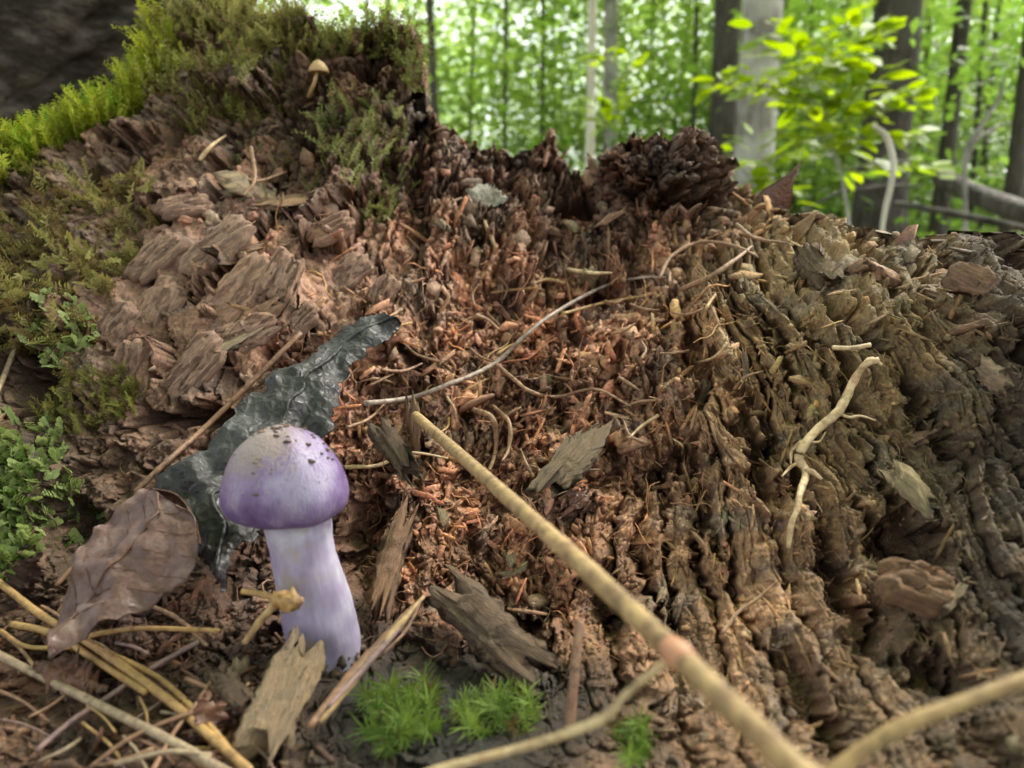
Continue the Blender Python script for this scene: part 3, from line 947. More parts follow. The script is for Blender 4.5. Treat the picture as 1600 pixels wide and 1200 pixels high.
# stem
DM = .1335
sp = [at(516, 1050, .1365), at(506, 1000, .1360), at(493, 940, .1350), at(477, 880, .1342), at(466, 820, .1338), at(462, 775, .1338)]
path = catmull(sp, 44)
tt = np.linspace(0, 1, 44)
rad_px = np.interp(tt, [0, .12, .3, .5, .7, .85, 1], [44, 55, 58, 52, 48, 53, 60])
V, Q = tube(path, rad_px * DM / F, 40, seed=4, rough=.045, rough_scale=130)
m, n, l, p = new_mat('lilac_stem')
tc = N_(n, 'ShaderNodeTexCoord')
mp = N_(n, 'ShaderNodeMapping'); mp.inputs['Scale'].default_value = (1, 1, .12); l.new(tc.outputs['Object'], mp.inputs[0])
s1 = N_(n, 'ShaderNodeTexNoise', i_Scale=900.0, i_Detail=5.0); l.new(mp.outputs[0], s1.inputs['Vector'])
s2 = N_(n, 'ShaderNodeTexNoise', i_Scale=130.0, i_Detail=3.0); l.new(tc.outputs['Object'], s2.inputs['Vector'])
c = ramp(n, l, s2.outputs[0], [(.32, (.25, .20, .29)), (.5, (.32, .28, .38)), (.66, (.42, .40, .45))])
c = mixc(n, l, .35, c, ramp(n, l, s1.outputs[0], [(.35, (.62, .56, .70)), (.6, (1.1, 1.1, 1.1))]), 'MULTIPLY')
s4 = N_(n, 'ShaderNodeTexNoise', i_Scale=210.0, i_Detail=5.0); l.new(tc.outputs['Object'], s4.inputs['Vector'])
c = mixc(n, l, ramp(n, l, s4.outputs[0], [(.56, g3(0)), (.70, g3(.65))]), c, (.30, .24, .17))
l.new(c, p.inputs['Base Color'])
p.inputs['Roughness'].default_value = .55
p.inputs['Subsurface Weight'].default_value = .35
p.inputs['Subsurface Radius'].default_value = (.0016, .001, .0016)
p.inputs['Subsurface Scale'].default_value = 1.0
b = N_(n, 'ShaderNodeBump', i_Strength=.35, i_Distance=.0003); l.new(s1.outputs[0], b.inputs['Height']); l.new(b.outputs[0], p.inputs['Normal'])
M['stem'] = m
obj('stem', fast_mesh('stem', V, Q, m, smooth=True), mushroom)
# cap: profile (radius, height) in photo pixels at the cap's distance, closed under by the incurved margin
prof = np.array([(0, 22), (40, 16), (56, 6), (68, -4), (80, -6), (91, 2), (99, 18), (102, 36), (99, 56), (91, 78), (79, 100), (63, 119), (43, 134), (21, 143), (0, 146)], float)
pr = catmull(prof, 60)
ns = 72
cap_c = at(451, 797, DM)
upv = np.array([-.07, .03, 1.0]); upv /= np.linalg.norm(upv)
ax = np.cross([0, 1, 0], upv); ax /= np.linalg.norm(ax); ay = np.cross(upv, ax)
th = np.arange(ns) / ns * 2 * math.pi
lob = 1 + .025 * np.cos(2 * th + .6) + .018 * np.cos(3 * th + 2.0) + .012 * np.cos(7 * th)
hgt = pr[:, 1]
w = sstep(60, 0, hgt) * 1.0
RR = pr[:, 0][:, None] * (1 + (lob[None] - 1) * (1 + w[:, None]))
ZZ = hgt[:, None] + 5 * np.cos(th - 2.4)[None] * (pr[:, 0] / 100)[:, None] + 2.0 * fbm(np.cos(th)[None] * RR / 40, np.sin(th)[None] * RR / 40, 12, 2)
sclx = DM / F * .92
V = cap_c + (RR * np.cos(th))[..., None] * sclx * ax + (RR * np.sin(th))[..., None] * sclx * ay + ZZ[..., None] * sclx * upv
i = np.arange(len(pr) - 1)[:, None] * ns; j = np.arange(ns)[None]; j2 = (j + 1) % ns
Q = np.stack([i + j, i + j2, i + ns + j2, i + ns + j], -1).reshape(-1, 4)
m, n, l, p = new_mat('violet_cap')
tc = N_(n, 'ShaderNodeTexCoord')
loc = N_(n, 'ShaderNodeVectorMath', operation='SUBTRACT'); l.new(tc.outputs['Object'], loc.inputs[0])
loc.inputs[1].default_value = tuple(cap_c)
k = N_(n, 'ShaderNodeVectorMath', operation='SCALE', i_Scale=1.0 / (100 * sclx)); l.new(loc.outputs[0], k.inputs[0])
cv = k.outputs[0]                     # cap coordinates: 1 = cap radius
s1 = N_(n, 'ShaderNodeTexNoise', i_Scale=2.2, i_Detail=4.0, i_Roughness=.55); l.new(cv, s1.inputs['Vector'])
mp = N_(n, 'ShaderNodeMapping'); mp.inputs['Scale'].default_value = (9, 9, 2.0); l.new(cv, mp.inputs[0])
s2 = N_(n, 'ShaderNodeTexNoise', i_Scale=2.5, i_Detail=5.0); l.new(mp.outputs[0], s2.inputs['Vector'])
s3 = N_(n, 'ShaderNodeTexNoise', i_Scale=26.0, i_Detail=3.0); l.new(cv, s3.inputs['Vector'])
sep = N_(n, 'ShaderNodeSeparateXYZ'); l.new(cv, sep.inputs[0])
violet = ramp(n, l, s1.outputs[0], [(.3, (.095, .052, .15)), (.5, (.15, .095, .225)), (.68, (.25, .195, .31))])
violet = mixc(n, l, .6, violet, ramp(n, l, s2.outputs[0], [(.35, (.75, .7, .8)), (.65, (1.2, 1.2, 1.15))]), 'MULTIPLY')
# pale silky veil streaks on one side of the cap, dusty tan crown
dist = N_(n, 'ShaderNodeVectorMath', operation='DISTANCE'); l.new(cv, dist.inputs[0]); dist.inputs[1].default_value = (.48, -.72, .72)
va = N_(n, 'ShaderNodeMath', operation='ADD'); l.new(dist.outputs['Value'], va.inputs[0])
vb = N_(n, 'ShaderNodeMath', operation='MULTIPLY_ADD', i_1=1.0, i_2=-.5); l.new(s2.outputs[0], vb.inputs[0]); l.new(vb.outputs[0], va.inputs[1])
fveil = ramp(n, l, va.outputs[0], [(.2, g3(.5)), (.7, g3(0))])
c = mixc(n, l, fveil, violet, (.40, .37, .46))
d2 = N_(n, 'ShaderNodeVectorMath', operation='DISTANCE'); l.new(cv, d2.inputs[0]); d2.inputs[1].default_value = (-.45, -.30, 1.45)
vc = N_(n, 'ShaderNodeMath', operation='ADD'); l.new(d2.outputs['Value'], vc.inputs[0])
vd0 = N_(n, 'ShaderNodeMath', operation='ADD'); l.new(s1.outputs[0], vd0.inputs[0]); l.new(s2.outputs[0], vd0.inputs[1])
vd = N_(n, 'ShaderNodeMath', operation='MULTIPLY_ADD', i_1=1.1, i_2=-1.1); l.new(vd0.outputs[0], vd.inputs[0]); l.new(vd.outputs[0], vc.inputs[1])
ftan = ramp(n, l, vc.outputs[0], [(.45, g3(.9)), (1.25, g3(0))])
c = mixc(n, l, ftan, c, (.27, .21, .185))
spk = ramp(n, l, s3.outputs[0], [(.60, g3(0)), (.70, g3(.7))])
c = mixc(n, l, spk, c, (.20, .13, .10))
l.new(c, p.inputs['Base Color'])
p.inputs['Roughness'].default_value = .42
p.inputs['Subsurface Weight'].default_value = .2
p.inputs['Subsurface Radius'].default_value = (.0012, .0008, .0014)
p.inputs['Subsurface Scale'].default_value = 1.0
b = N_(n, 'ShaderNodeBump', i_Strength=.55, i_Distance=.0004); l.new(s2.outputs[0], b.inputs['Height']); l.new(b.outputs[0], p.inputs['Normal'])
cap = obj('cap', fast_mesh('cap', V.reshape(-1, 3), Q, m, smooth=True), mushroom)
# grains of dirt stuck to the cap
bdirt = Bag()
for q in range(130):
    a = rng.uniform(0, 2 * math.pi); k = rng.integers(34, 58)
    jj = int(a / (2 * math.pi) * ns) % ns
    pos = V[k, jj]
    uv, uf = crm[q % 6]
    bdirt.add(uv * (.0002 + .0010 * rng.random() ** 3) * np.array([1.6, 1, .6]) + pos, uf, np.array((.12, .08, .055)) * rng.uniform(.6, 1.8))
bsoil = Bag()
for q in range(170):
    a = rng.uniform(0, 2 * math.pi); k = rng.integers(0, 9)
    pos = path[k] + .99 * rad_px[k] * DM / F * np.array([math.cos(a), math.sin(a), 0]) + np.array([0, 0, -.001])
    uv, uf = crm[q % 6]
    bsoil.add(uv * (.0005 + .0022 * rng.random() ** 2) * rng.uniform(.6, 1.4, 3) + pos, uf, np.array((.10, .066, .045)) * rng.uniform(.5, 1.8))
tag(obj('soil_crumbs', bsoil.mesh('soil_crumbs', M['crumb']), mushroom), kind='stuff')
tag(obj('dirt_specks', bdirt.mesh('dirt_specks', M['crumb']), cap), kind='stuff')

# tiny mushroom on the mossy top
tm = empty('mushroom', at(487, 148, sdepth(487, 148) - .001))
tag(tm, 'tiny tan mushroom with thin stalk near the mossy stump top', 'mushroom')
dt = float(sdepth(495, 125, 2)) - .006
tp = catmull([at(482, 152, dt + .005), at(490, 132, dt), at(496, 110, dt - .001)], 10)
V, Q = tube(tp, 3.0 * dt / F, 8)
sm, n, l, p = new_mat('tan_mushroom')
p.inputs['Base Color'].default_value = (.42, .27, .12, 1); p.inputs['Roughness'].default_value = .5
p.inputs['Subsurface Weight'].default_value = .3; p.inputs['Subsurface Scale'].default_value = .002
obj('stem', fast_mesh('stem', V, Q, sm, smooth=True), tm)
pr2 = np.array([(0, 2), (9, 0), (15, -2), (16, 1), (13, 8), (8, 14), (3, 17), (0, 18)], float) * dt / F
ccp = at(498, 112, dt - .001); s_ = 20
V = np.stack([ccp[0] + pr2[:, 0][:, None] * np.cos(np.arange(s_) / s_ * 2 * math.pi), ccp[1] + pr2[:, 0][:, None] * np.sin(np.arange(s_) / s_ * 2 * math.pi),
              ccp[2] + pr2[:, 1][:, None] + 0 * np.arange(s_)], -1).reshape(-1, 3)
i = np.arange(len(pr2) - 1)[:, None] * s_; j = np.arange(s_)[None]; j2 = (j + 1) % s_
obj('cap', fast_mesh('cap', V, np.stack([i + j, i + j2, i + s_ + j2, i + s_ + j], -1).reshape(-1, 4), sm, smooth=True), tm)


# ------------------------------------------------------------------ dead leaves
def leaf_mat(name, c0, c1, c2, rough=.35, spec=.5, sc=1.0, bump=.5, coat=0.0):
    m, n, l, p = new_mat(name)
    tc = N_(n, 'ShaderNodeTexCoord')
    a = N_(n, 'ShaderNodeTexNoise', i_Scale=120.0 * sc, i_Detail=6.0, i_Roughness=.6); l.new(tc.outputs['Object'], a.inputs['Vector'])
    v = N_(n, 'ShaderNodeTexVoronoi', i_Scale=480.0 * sc, feature='DISTANCE_TO_EDGE'); l.new(tc.outputs['Object'], v.inputs['Vector'])
    a2 = N_(n, 'ShaderNodeTexNoise', i_Scale=900.0 * sc, i_Detail=4.0); l.new(tc.outputs['Object'], a2.inputs['Vector'])
    c = ramp(n, l, a.outputs[0], [(.32, c0), (.52, c1), (.7, c2)])
    c = mixc(n, l, .5, c, ramp(n, l, a2.outputs[0], [(.35, g3(.6)), (.65, g3(1.3))]), 'MULTIPLY')
    l.new(c, p.inputs['Base Color'])
    l.new(ramp(n, l, a2.outputs[0], [(.35, g3(rough - .12)), (.65, g3(rough + .25))]), p.inputs['Roughness'])
    p.inputs['Specular IOR Level'].default_value = spec
    p.inputs['Coat Weight'].default_value = coat; p.inputs['Coat Roughness'].default_value = .2
    ad = N_(n, 'ShaderNodeMath', operation='MULTIPLY_ADD', i_1=-2.0); l.new(v.outputs['Distance'], ad.inputs[0]); l.new(a.outputs[0], ad.inputs[2])
    b = N_(n, 'ShaderNodeBump', i_Strength=bump, i_Distance=.0006 / sc); l.new(ad.outputs[0], b.inputs['Height']); l.new(b.outputs[0], p.inputs['Normal'])
    return m


def leaf_sheet(left, right, bulge, wr, wsc, seed, nu=40, nv=22, thick=.0003, ragged=.0):
    """thin sheet between two 3D edge lines, arched across, wrinkled; closed with thickness"""
    Lc = catmull(left, nu); Rc = catmull(right, nu)
    if ragged:
        ac = Rc - Lc; ac /= np.linalg.norm(ac, axis=1)[:, None] + 1e-9
        kk = np.arange(nu) * 46.0 / nu
        env = np.sin(np.linspace(0, math.pi, nu)) ** .4
        Lc = Lc + ac * (ragged * env * (fbm(kk / 3, kk * 0 + seed, seed, 3)))[:, None]
        Rc = Rc + ac * (ragged * env * (fbm(kk / 3, kk * 0 + seed + 9, seed + 2, 3)))[:, None]
    t = np.linspace(0, 1, nv)[None, :, None]
    S = Lc[:, None] * (1 - t) + Rc[:, None] * t
    nrm = grid_normals(S)
    if (nrm.reshape(-1, 3).mean(0) @ CF) > 0: nrm = -nrm
    q, r_, d_ = project(S)
    h = bulge * np.sin(math.pi * t[..., 0]) + wr * fbm(q / wsc, r_ / wsc, seed, 3) + .35 * wr * (0.5 - np.abs(gnoise(q / wsc * 2.2, r_ / wsc * 2.2, seed + 9)))
    top = S + nrm * h[..., None]
    n2 = grid_normals(top)
    if (n2.reshape(-1, 3).mean(0) @ CF) > 0: n2 = -n2
    bot = top - n2 * thick
    A = top.reshape(-1, 3); B = bot.reshape(-1, 3); off = len(A)
    i = np.arange(nu - 1)[:, None] * nv + np.arange(nv - 1)[None]
    Q1 = np.stack([i, i + 1, i + nv + 1, i + nv], -1).reshape(-1, 4)
    Q2 = Q1[:, ::-1] + off
    e = np.r_[np.arange(nv), np.arange(1, nu) * nv + nv - 1, (nu - 1) * nv + np.arange(nv - 2, -1, -1), np.arange(nu - 2, 0, -1) * nv]
    e2 = np.roll(e, -1)
    Q3 = np.stack([e, e2, e2 + off, e + off], -1)
    return np.vstack([A, B]), np.vstack([Q1, Q2, Q3]), top


def pts(lst): return np.array([at(a, b, d) for a, b, d in lst])


M['slate_leaf'] = leaf_mat('wet_slate_leaf', (.012, .010, .009), (.028, .026, .025), (.075, .073, .072), rough=.48, spec=.4, bump=.5)
M['brown_leaf'] = leaf_mat('brown_leaf', (.06, .028, .021), (.12, .065, .052), (.19, .125, .108), rough=.45, spec=.4, bump=.2, sc=1.6)
M['rust_leaf'] = leaf_mat('rust_leaf', (.05, .02, .012), (.10, .04, .022), (.16, .075, .04), rough=.45)
lf = empty('dead_leaf', at(430, 760, .165)); tag(lf, 'wet slate-black dead leaf lying behind the purple mushroom', 'leaf')
V, Q, top = leaf_sheet(
    pts([(600, 488, .196), (545, 507, .196), (490, 552, .187), (430, 592, .178), (385, 625, .171), (345, 672, .163), (285, 720, .157), (240, 760, .153), (285, 820, .147), (325, 880, .143), (345, 925, .141)]),
    pts([(628, 505, .197), (600, 535, .192), (560, 562, .186), (535, 602, .179), (520, 645, .173), (510, 695, .168), (480, 760, .162), (430, 810, .156), (400, 838, .150), (368, 872, .144), (352, 925, .141)]),
    .002, .0032, 70, 31, nu=80, nv=40, ragged=.0035)
obj('blade', fast_mesh('blade', V, Q, M['slate_leaf'], smooth=True), lf)
V, Q = tube(catmull([top[k, 20] + np.array([0, -.0004, .0001]) for k in range(0, 80, 4)], 60), .0004, 6)
obj('midrib', fast_mesh('midrib', V, Q, M['slate_leaf'], smooth=True), lf)
lf = empty('dead_leaf', at(80, 1025, .125)); tag(lf, 'curled brown dead leaf with pointed tip beside the mushroom stem', 'leaf')
V, Q, top = leaf_sheet(
    pts([(78, 1028, .122), (86, 958, .130), (112, 888, .136), (152, 825, .141), (200, 782, .146), (228, 764, .149)]),
    pts([(80, 1030, .122), (152, 988, .1245), (228, 946, .1275), (284, 914, .130), (308, 862, .133), (300, 800, .138)]),
    .0022, .0026, 70, 33, nu=40, nv=30, ragged=.0007)
obj('blade', fast_mesh('blade', V, Q, M['brown_leaf'], smooth=True), lf)
nl_ = np.array([0, -.00012, .00006])
V, Q = tube(catmull([top[k, 15] + nl_ for k in range(0, 40, 3)], 40), np.linspace(.00012, .00028, 40), 6)
obj('midrib', fast_mesh('midrib', V, Q, M['rust_leaf'], smooth=True), lf)
for k in range(8, 36, 5):
    for sg in (-1, 1):
        V, Q = tube(catmull([top[min(39, k + q // 2), 15 + sg * q] + nl_ for q in (0, 4, 8, 12, 14)], 14), np.linspace(.00013, .00006, 14), 5)
        obj('vein', fast_mesh('vein', V, Q, M['rust_leaf'], smooth=True), lf)
V, Q, _ = leaf_sheet(
    pts([(212, 776, .149), (232, 764, .149), (262, 766, .1465), (286, 785, .142), (300, 808, .138), (306, 850, .134)]),
    pts([(226, 800, .1535), (244, 790, .153), (262, 792, .150), (276, 806, .146), (286, 826, .143), (296, 850, .138)]),
    -.001, .0006, 40, 35, nu=26, nv=8)
obj('rolled_edge', fast_mesh('rolled_edge', V, Q, M['rust_leaf'], smooth=True), lf)['label'] = 'dark rust-brown rolled edge'
lf = empty('dead_leaf', at(1210, 310, .29)); tag(lf, 'rust-brown leaf tip poking up from the stump rim', 'leaf')
V, Q, _ = leaf_sheet(pts([(1176, 322, .272), (1190, 298, .272), (1222, 278, .270), (1252, 252, .268)]),
                     pts([(1234, 328, .275), (1238, 310, .272), (1240, 285, .270), (1253, 252, .268)]), .0012, .0005, 60, 36, nu=20, nv=10)
obj('blade', fast_mesh('blade', V, Q, M['rust_leaf'], smooth=True), lf)
M['dull_leaf'] = leaf_mat('dull_leaf', (.035, .02, .014), (.055, .032, .022), (.075, .045, .03), rough=.7, spec=.2, bump=.15)
# more, smaller leaf bits in the litter
for k, (cx, cy, s, a, mt, lab) in enumerate([
        (110, 1060, 60, .3, 'rust_leaf', 'dark red-brown leaf scrap under the curled brown leaf'),
        (330, 1130, 45, 1.2, 'rust_leaf', 'rust leaf scrap among the pine needles'),
        (40, 900, 40, 2.0, 'dull_leaf', 'dull leaf scrap below the pale liverwort'),
        (760, 305, 34, .2, 'pale', 'pale grey-green lichen flake on the dark stump rim'),
        (905, 780, 26, .7, 'rust_leaf', 'small rust leaf scrap in the red crumbled wood')]):
    if mt == 'pale' and 'pale' not in M:
        M['pale'] = leaf_mat('pale_lichen', (.15, .13, .10), (.25, .225, .18), (.36, .33, .28), rough=.85, spec=.2)
    d = float(sdepth(cx, cy, 3)) - .0015
    ca, sa = math.cos(a) * s, math.sin(a) * s
    A = pts([(cx - ca, cy - sa, d), (cx - ca * .3 + sa * .6, cy - sa * .3 - ca * .5, d + .002), (cx + ca * .4 + sa * .5, cy + sa * .4 - ca * .4, d + .002), (cx + ca, cy + sa, d)])
    B = pts([(cx - ca, cy - sa + 2, d - .001), (cx - ca * .3 - sa * .5, cy - sa * .3 + ca * .5, d - .002), (cx + ca * .4 - sa * .6, cy + sa * .4 + ca * .4, d - .002), (cx + ca, cy + sa + 2, d - .001)])
    V, Q, _ = leaf_sheet(A, B, .001, .0014, 30, 40 + k, nu=30, nv=14, ragged=.0028)
    nm = 'lichen_flake' if mt == 'pale' else 'leaf_scrap'
    tag(obj(nm, fast_mesh(nm, V, Q, M[mt], smooth=True)), lab, 'lichen' if mt == 'pale' else 'leaf')

# ------------------------------------------------------------------ sticks, needles, rootlets, splinters
def stick_mat(name, base, dark, sc=1.0, rough=.6, bump=.5):
    m, n, l, p = new_mat(name)
    tc = N_(n, 'ShaderNodeTexCoord')
    a = N_(n, 'ShaderNodeTexNoise', i_Scale=700.0 * sc, i_Detail=5.0, i_Roughness=.65); l.new(tc.outputs['Object'], a.inputs['Vector'])
    b_ = N_(n, 'ShaderNodeTexNoise', i_Scale=90.0 * sc, i_Detail=3.0); l.new(tc.outputs['Object'], b_.inputs['Vector'])
    c = ramp(n, l, a.outputs[0], [(.34, dark), (.58, base)])
    c = mixc(n, l, .7, c, ramp(n, l, b_.outputs[0], [(.35, (.7, .66, .62)), (.65, (1.2, 1.18, 1.12))]), 'MULTIPLY')
    st_ = N_(n, 'ShaderNodeTexNoise', i_Scale=330.0 * sc, i_Detail=6.0, i_Roughness=.7); l.new(tc.outputs['Object'], st_.inputs['Vector'])
    c = mixc(n, l, ramp(n, l, st_.outputs[0], [(.52, g3(0)), (.66, g3(.8))]), c, tuple(.45 * x for x in dark))
    l.new(c, p.inputs['Base Color']); p.inputs['Roughness'].default_value = rough
    b = N_(n, 'ShaderNodeBump', i_Strength=bump, i_Distance=.0003); l.new(a.outputs[0], b.inputs['Height']); l.new(b.outputs[0], p.inputs['Normal'])
    return m


M['tan'] = stick_mat('tan_bark', (.40, .27, .12), (.19, .11, .05), sc=.6, bump=.8)
M['gold'] = stick_mat('golden_needle', (.40, .25, .09), (.26, .14, .05))
M['greytan'] = stick_mat('grey_tan_needle', (.33, .25, .16), (.20, .14, .09))
M['brownn'] = stick_mat('brown_needle', (.26, .14, .08), (.15, .08, .045))
M['purplen'] = stick_mat('purplish_twig', (.24, .15, .13), (.14, .085, .08))
M['cream'] = stick_mat('pale_root', (.58, .44, .25), (.36, .22, .11))
M['rootlet'] = stick_mat('rootlet', (.34, .20, .11), (.18, .10, .055))
M['white_root'] = stick_mat('whitish_root', (.42, .34, .28), (.20, .13, .10))


def stick_path(lst, n, lift):
    """list of (px, py[, depth]); without a depth it rests on the wood with some lift"""
    out = []
    for q in lst:
        d = q[2] if len(q) > 2 else float(sdepth(q[0], q[1], 2)) - lift
        out.append(at(q[0], q[1], d))
    return catmull(np.array(out), n)


def stick(name, label, cat, lst, wpx, mat, lift=.0012, n=None, sides=8, rough=.12, taper=(1, 1), group=None, parent=None):
    n = n or max(14, 6 * len(lst))
    P = stick_path(lst, n, lift)
    _, _, d = project(P)
    if np.ndim(wpx) == 0:
        r = wpx / 2 * np.median(d) / F * np.interp(np.linspace(0, 1, n), [0, .5, 1], [taper[0], 1, taper[1]])
    else:
        r = np.interp(np.linspace(0, 1, n), np.linspace(0, 1, len(wpx)), wpx) / 2 * d / F
    V, Q = tube(P, r, sides, seed=int(abs(lst[0][0])) % 97, rough=rough, rough_scale=260)
    o = obj(name, fast_mesh(name, V, Q, M[mat], smooth=True), parent)
    if parent is None: tag(o, label, cat, group)
    elif label: o['label'] = label
    return o


st = empty('stick', at(655, 655, .183)); tag(st, 'thick tan stick leaning out from the stump, forked with a thin twig', 'stick')
invd = lambda t: 1 / ((1 / .186) * (1 - t) + (1 / .0545) * t)
main = [(650 + 590 * t, 650 + 550 * t - 9 * math.sin(t * 3.1), invd(t)) for t in (0, .15, .3, .45, .6, .75, .9, 1.0)] + [(1400, 1350, .0465)]
stick('main_stem', None, None, main, [15, 21, 26, 33, 35, 41, 45, 51, 58], 'tan', n=90, sides=20, rough=.035, parent=st)
stick('side_twig', 'thin pale side twig', None, [(1060, 1025, .0695), (1022, 1050, .071), (975, 1088, .073), (940, 1124, .0745), (830, 1164, .077), (690, 1202, .079), (560, 1250, .080)], [15, 13, 12, 16, 13, 14, 15], 'cream', n=48, sides=10, parent=st)
V, Q = tube(pts([(650 + 590 * t, 650 + 550 * t - 9 * math.sin(t * 3.1), invd(t)) for t in (.672, .695, .718)]), [.00125, .00150, .00130], 14, seed=5, rough=.1)
nm, n, l, p = new_mat('reddish_node'); p.inputs['Base Color'].default_value = (.42, .20, .11, 1); p.inputs['Roughness'].default_value = .6
obj('node', fast_mesh('node', V, Q, nm, smooth=True), st)['label'] = 'reddish swollen node'
stick('twig', 'smooth tan twig arching over the dark wood at the foot of the stump', 'twig', [(1280, 1225, .0665), (1310, 1200, .0665), (1400, 1140, .0665), (1480, 1106, .0665), (1600, 1062, .067), (1720, 1020, .067)], [23, 24, 26, 23, 24, 24], 'tan', n=40, sides=12)
stick('twig', 'short upright brown twig stub standing above the forked pale twig', 'twig', [(889, 1150, .112), (895, 1080, .1135), (902, 1010, .116), (906, 972, .118)], [17, 16, 15, 14], 'brownn', n=24, sides=10)
G = 'pine needles in the litter'
for lab, lst, w, mt in [
        ('grey-tan straw crossing the litter below the curled leaf', [(-40, 1005), (0, 1025), (120, 1085), (250, 1150), (345, 1202), (420, 1245)], 14, 'greytan'),
        ('long golden pine needle running from the curled leaf tip', [(-30, 890), (0, 912), (70, 965), (150, 1012), (260, 1092), (330, 1152), (390, 1205)], 12, 'gold'),
        ('golden pine needle lying beside the long golden one', [(165, 1018), (250, 1062), (320, 1128), (372, 1192), (395, 1230)], 11, 'gold'),
        ('short golden pine needle tucked under the curled leaf tip', [(18, 975), (80, 990), (150, 1032), (228, 1082)], 11, 'gold'),
        ('thin tan needle lying level across the litter', [(122, 997), (180, 986), (240, 982), (342, 986)], 8, 'gold'),
        ('purplish-brown twig crossing over the golden needles', [(58, 1172), (110, 1128), (165, 1092), (230, 1048), (310, 1003)], 9, 'purplen'),
        ('thin dark needle rising toward the wood chip', [(238, 1205), (275, 1140), (310, 1095), (348, 1038)], 7, 'brownn'),
        ('reddish straw leaning beside the slate leaf', [(212, 768), (260, 722), (320, 668), (390, 600), (470, 520)], 9, 'brownn'),
        ('brown straw leading down along the curled leaf', [(88, 915), (120, 880), (165, 830), (205, 780)], 8, 'brownn'),
        ('grey straw at the rusty moss', [(-5, 612), (15, 565), (38, 498)], 8, 'greytan'),
        ('dark needle in the litter under the straws', [(140, 1200), (210, 1150), (300, 1115), (380, 1105)], 7, 'brownn'),
        ('fine golden needle above the curled leaf tip', [(0, 985), (40, 1010), (110, 1012)], 7, 'gold'),
        ('short brown needle by the wood chip', [(290, 1060), (330, 1075), (400, 1085)], 7, 'brownn'),
        ('broken tan needle across the dark litter', [(180, 1195), (260, 1175), (330, 1180)], 8, 'greytan')]:
    stick('pine_needle', lab, 'needle', lst, w, mt, lift=.0022, sides=6, rough=.06, group=G)
for k in range(30):
    x, y, a, L = rng.uniform(-20, 440), rng.uniform(930, 1200), rng.choice([.5, .7, 2.3, 2.6, .2]) + rng.normal(0, .25), rng.uniform(40, 130)
    if x + L > 380 and y < 1050: continue
    mt = ['brownn', 'purplen', 'greytan', 'gold', 'rootlet'][k % 5]
    hue = {'brownn': 'brown', 'purplen': 'purplish', 'greytan': 'grey-tan', 'gold': 'golden', 'rootlet': 'rusty'}[mt]
    stick('litter_stalk', f'thin {hue} stalk lying in the dark litter below the curled leaf', 'stalk', [(x, y), (x + L * .5 * math.cos(a), y + L * .42 * math.sin(a)), (x + L * math.cos(a + .12), y + L * .9 * math.sin(a + .12))],
          rng.uniform(4, 8), mt, lift=.0012, sides=5, rough=.12, taper=(1, .7), group=f'thin {hue} stalks in the litter', n=12)
G = 'rootlets in the crumbled wood'
for lab, lst, w, mt in [
        ('long whitish rootlet arching over the red crumbled wood', [(570, 630), (640, 622), (690, 605), (770, 570), (820, 525), (868, 488), (945, 447), (1000, 434), (1040, 434)], 7, 'white_root'),
        ('brown rootlet branching down from the long whitish one', [(775, 568), (800, 590), (830, 612), (870, 620), (930, 608), (985, 635)], 6, 'rootlet'),
        ('fine looping rootlet beyond the end of the whitish one', [(1030, 436), (1050, 400), (1095, 378), (1150, 385), (1185, 402)], 6, 'rootlet'),
        ('rusty rootlet under the olive wood', [(1065, 452), (1110, 432), (1150, 405), (1175, 385)], 8, 'rootlet'),
        ('thin orange rootlet beside the mushroom cap', [(540, 730), (590, 727), (640, 708), (700, 716)], 6, 'cream'),
        ('tiny rootlet above the mushroom cap', [(542, 668), (575, 655), (600, 632)], 5, 'rootlet'),
        ('straight tan fibre in the middle of the crumbled wood', [(880, 490), (940, 474), (1010, 462)], 5, 'gold'),
        ('curved rootlet hanging beside the thick stick', [(740, 640), (770, 655), (775, 700), (765, 735)], 9, 'rootlet'),
        ('paired curved rootlet beside the hanging one', [(770, 635), (795, 660), (795, 700), (785, 720)], 7, 'rootlet'),
        ('red-brown rootlet over the ribbed olive wood', [(1128, 990), (1155, 955), (1180, 938), (1215, 908)], 6, 'rootlet'),
        ('pale wisp on the mossy dark wood', [(312, 250), (330, 228), (352, 212)], 6, 'cream'),
        ('forked dry wisp below the mossy top', [(392, 230), (398, 280), (380, 305)], 6, 'rootlet'),
        ('dry wisp crossing the forked one', [(370, 268), (400, 283), (448, 268)], 5, 'rootlet'),
        ('wispy root along the stump rim', [(1150, 350), (1180, 372), (1230, 380)], 6, 'rootlet')]:
    stick('rootlet', lab, 'root', lst, w, mt, lift=.0018, sides=6, rough=.2, taper=(1.1, .6), group=G, n=30)
# random thin roots in the crumble
rl = [(rng.uniform(560, 1150), rng.uniform(420, 760), rng.uniform(0, 6.28), rng.uniform(30, 80)) for _ in range(34)]
for k, (x, y, a, L) in enumerate(rl):
    a2 = a + rng.uniform(-.8, .8)
    mt = ['rootlet', 'gold', 'brownn', 'cream'][k % 4] if k % 3 else 'rootlet'
    hue = {'rootlet': 'brown', 'gold': 'golden', 'brownn': 'dark rust', 'cream': 'cream'}[mt]
    stick('rootlet', f'fine {hue} rootlet tangled in the red crumbled wood', 'root', [(x, y), (x + L * .5 * math.cos(a), y + L * .35 * math.sin(a)), (x + L * .5 * (math.cos(a) + math.cos(a2)), y + L * .35 * (math.sin(a) + math.sin(a2)))],
          rng.uniform(4, 6.5), mt, lift=.0016, sides=5, rough=.2, taper=(1, .5), group=f'fine {hue} rootlets in the red crumbled wood', n=16)
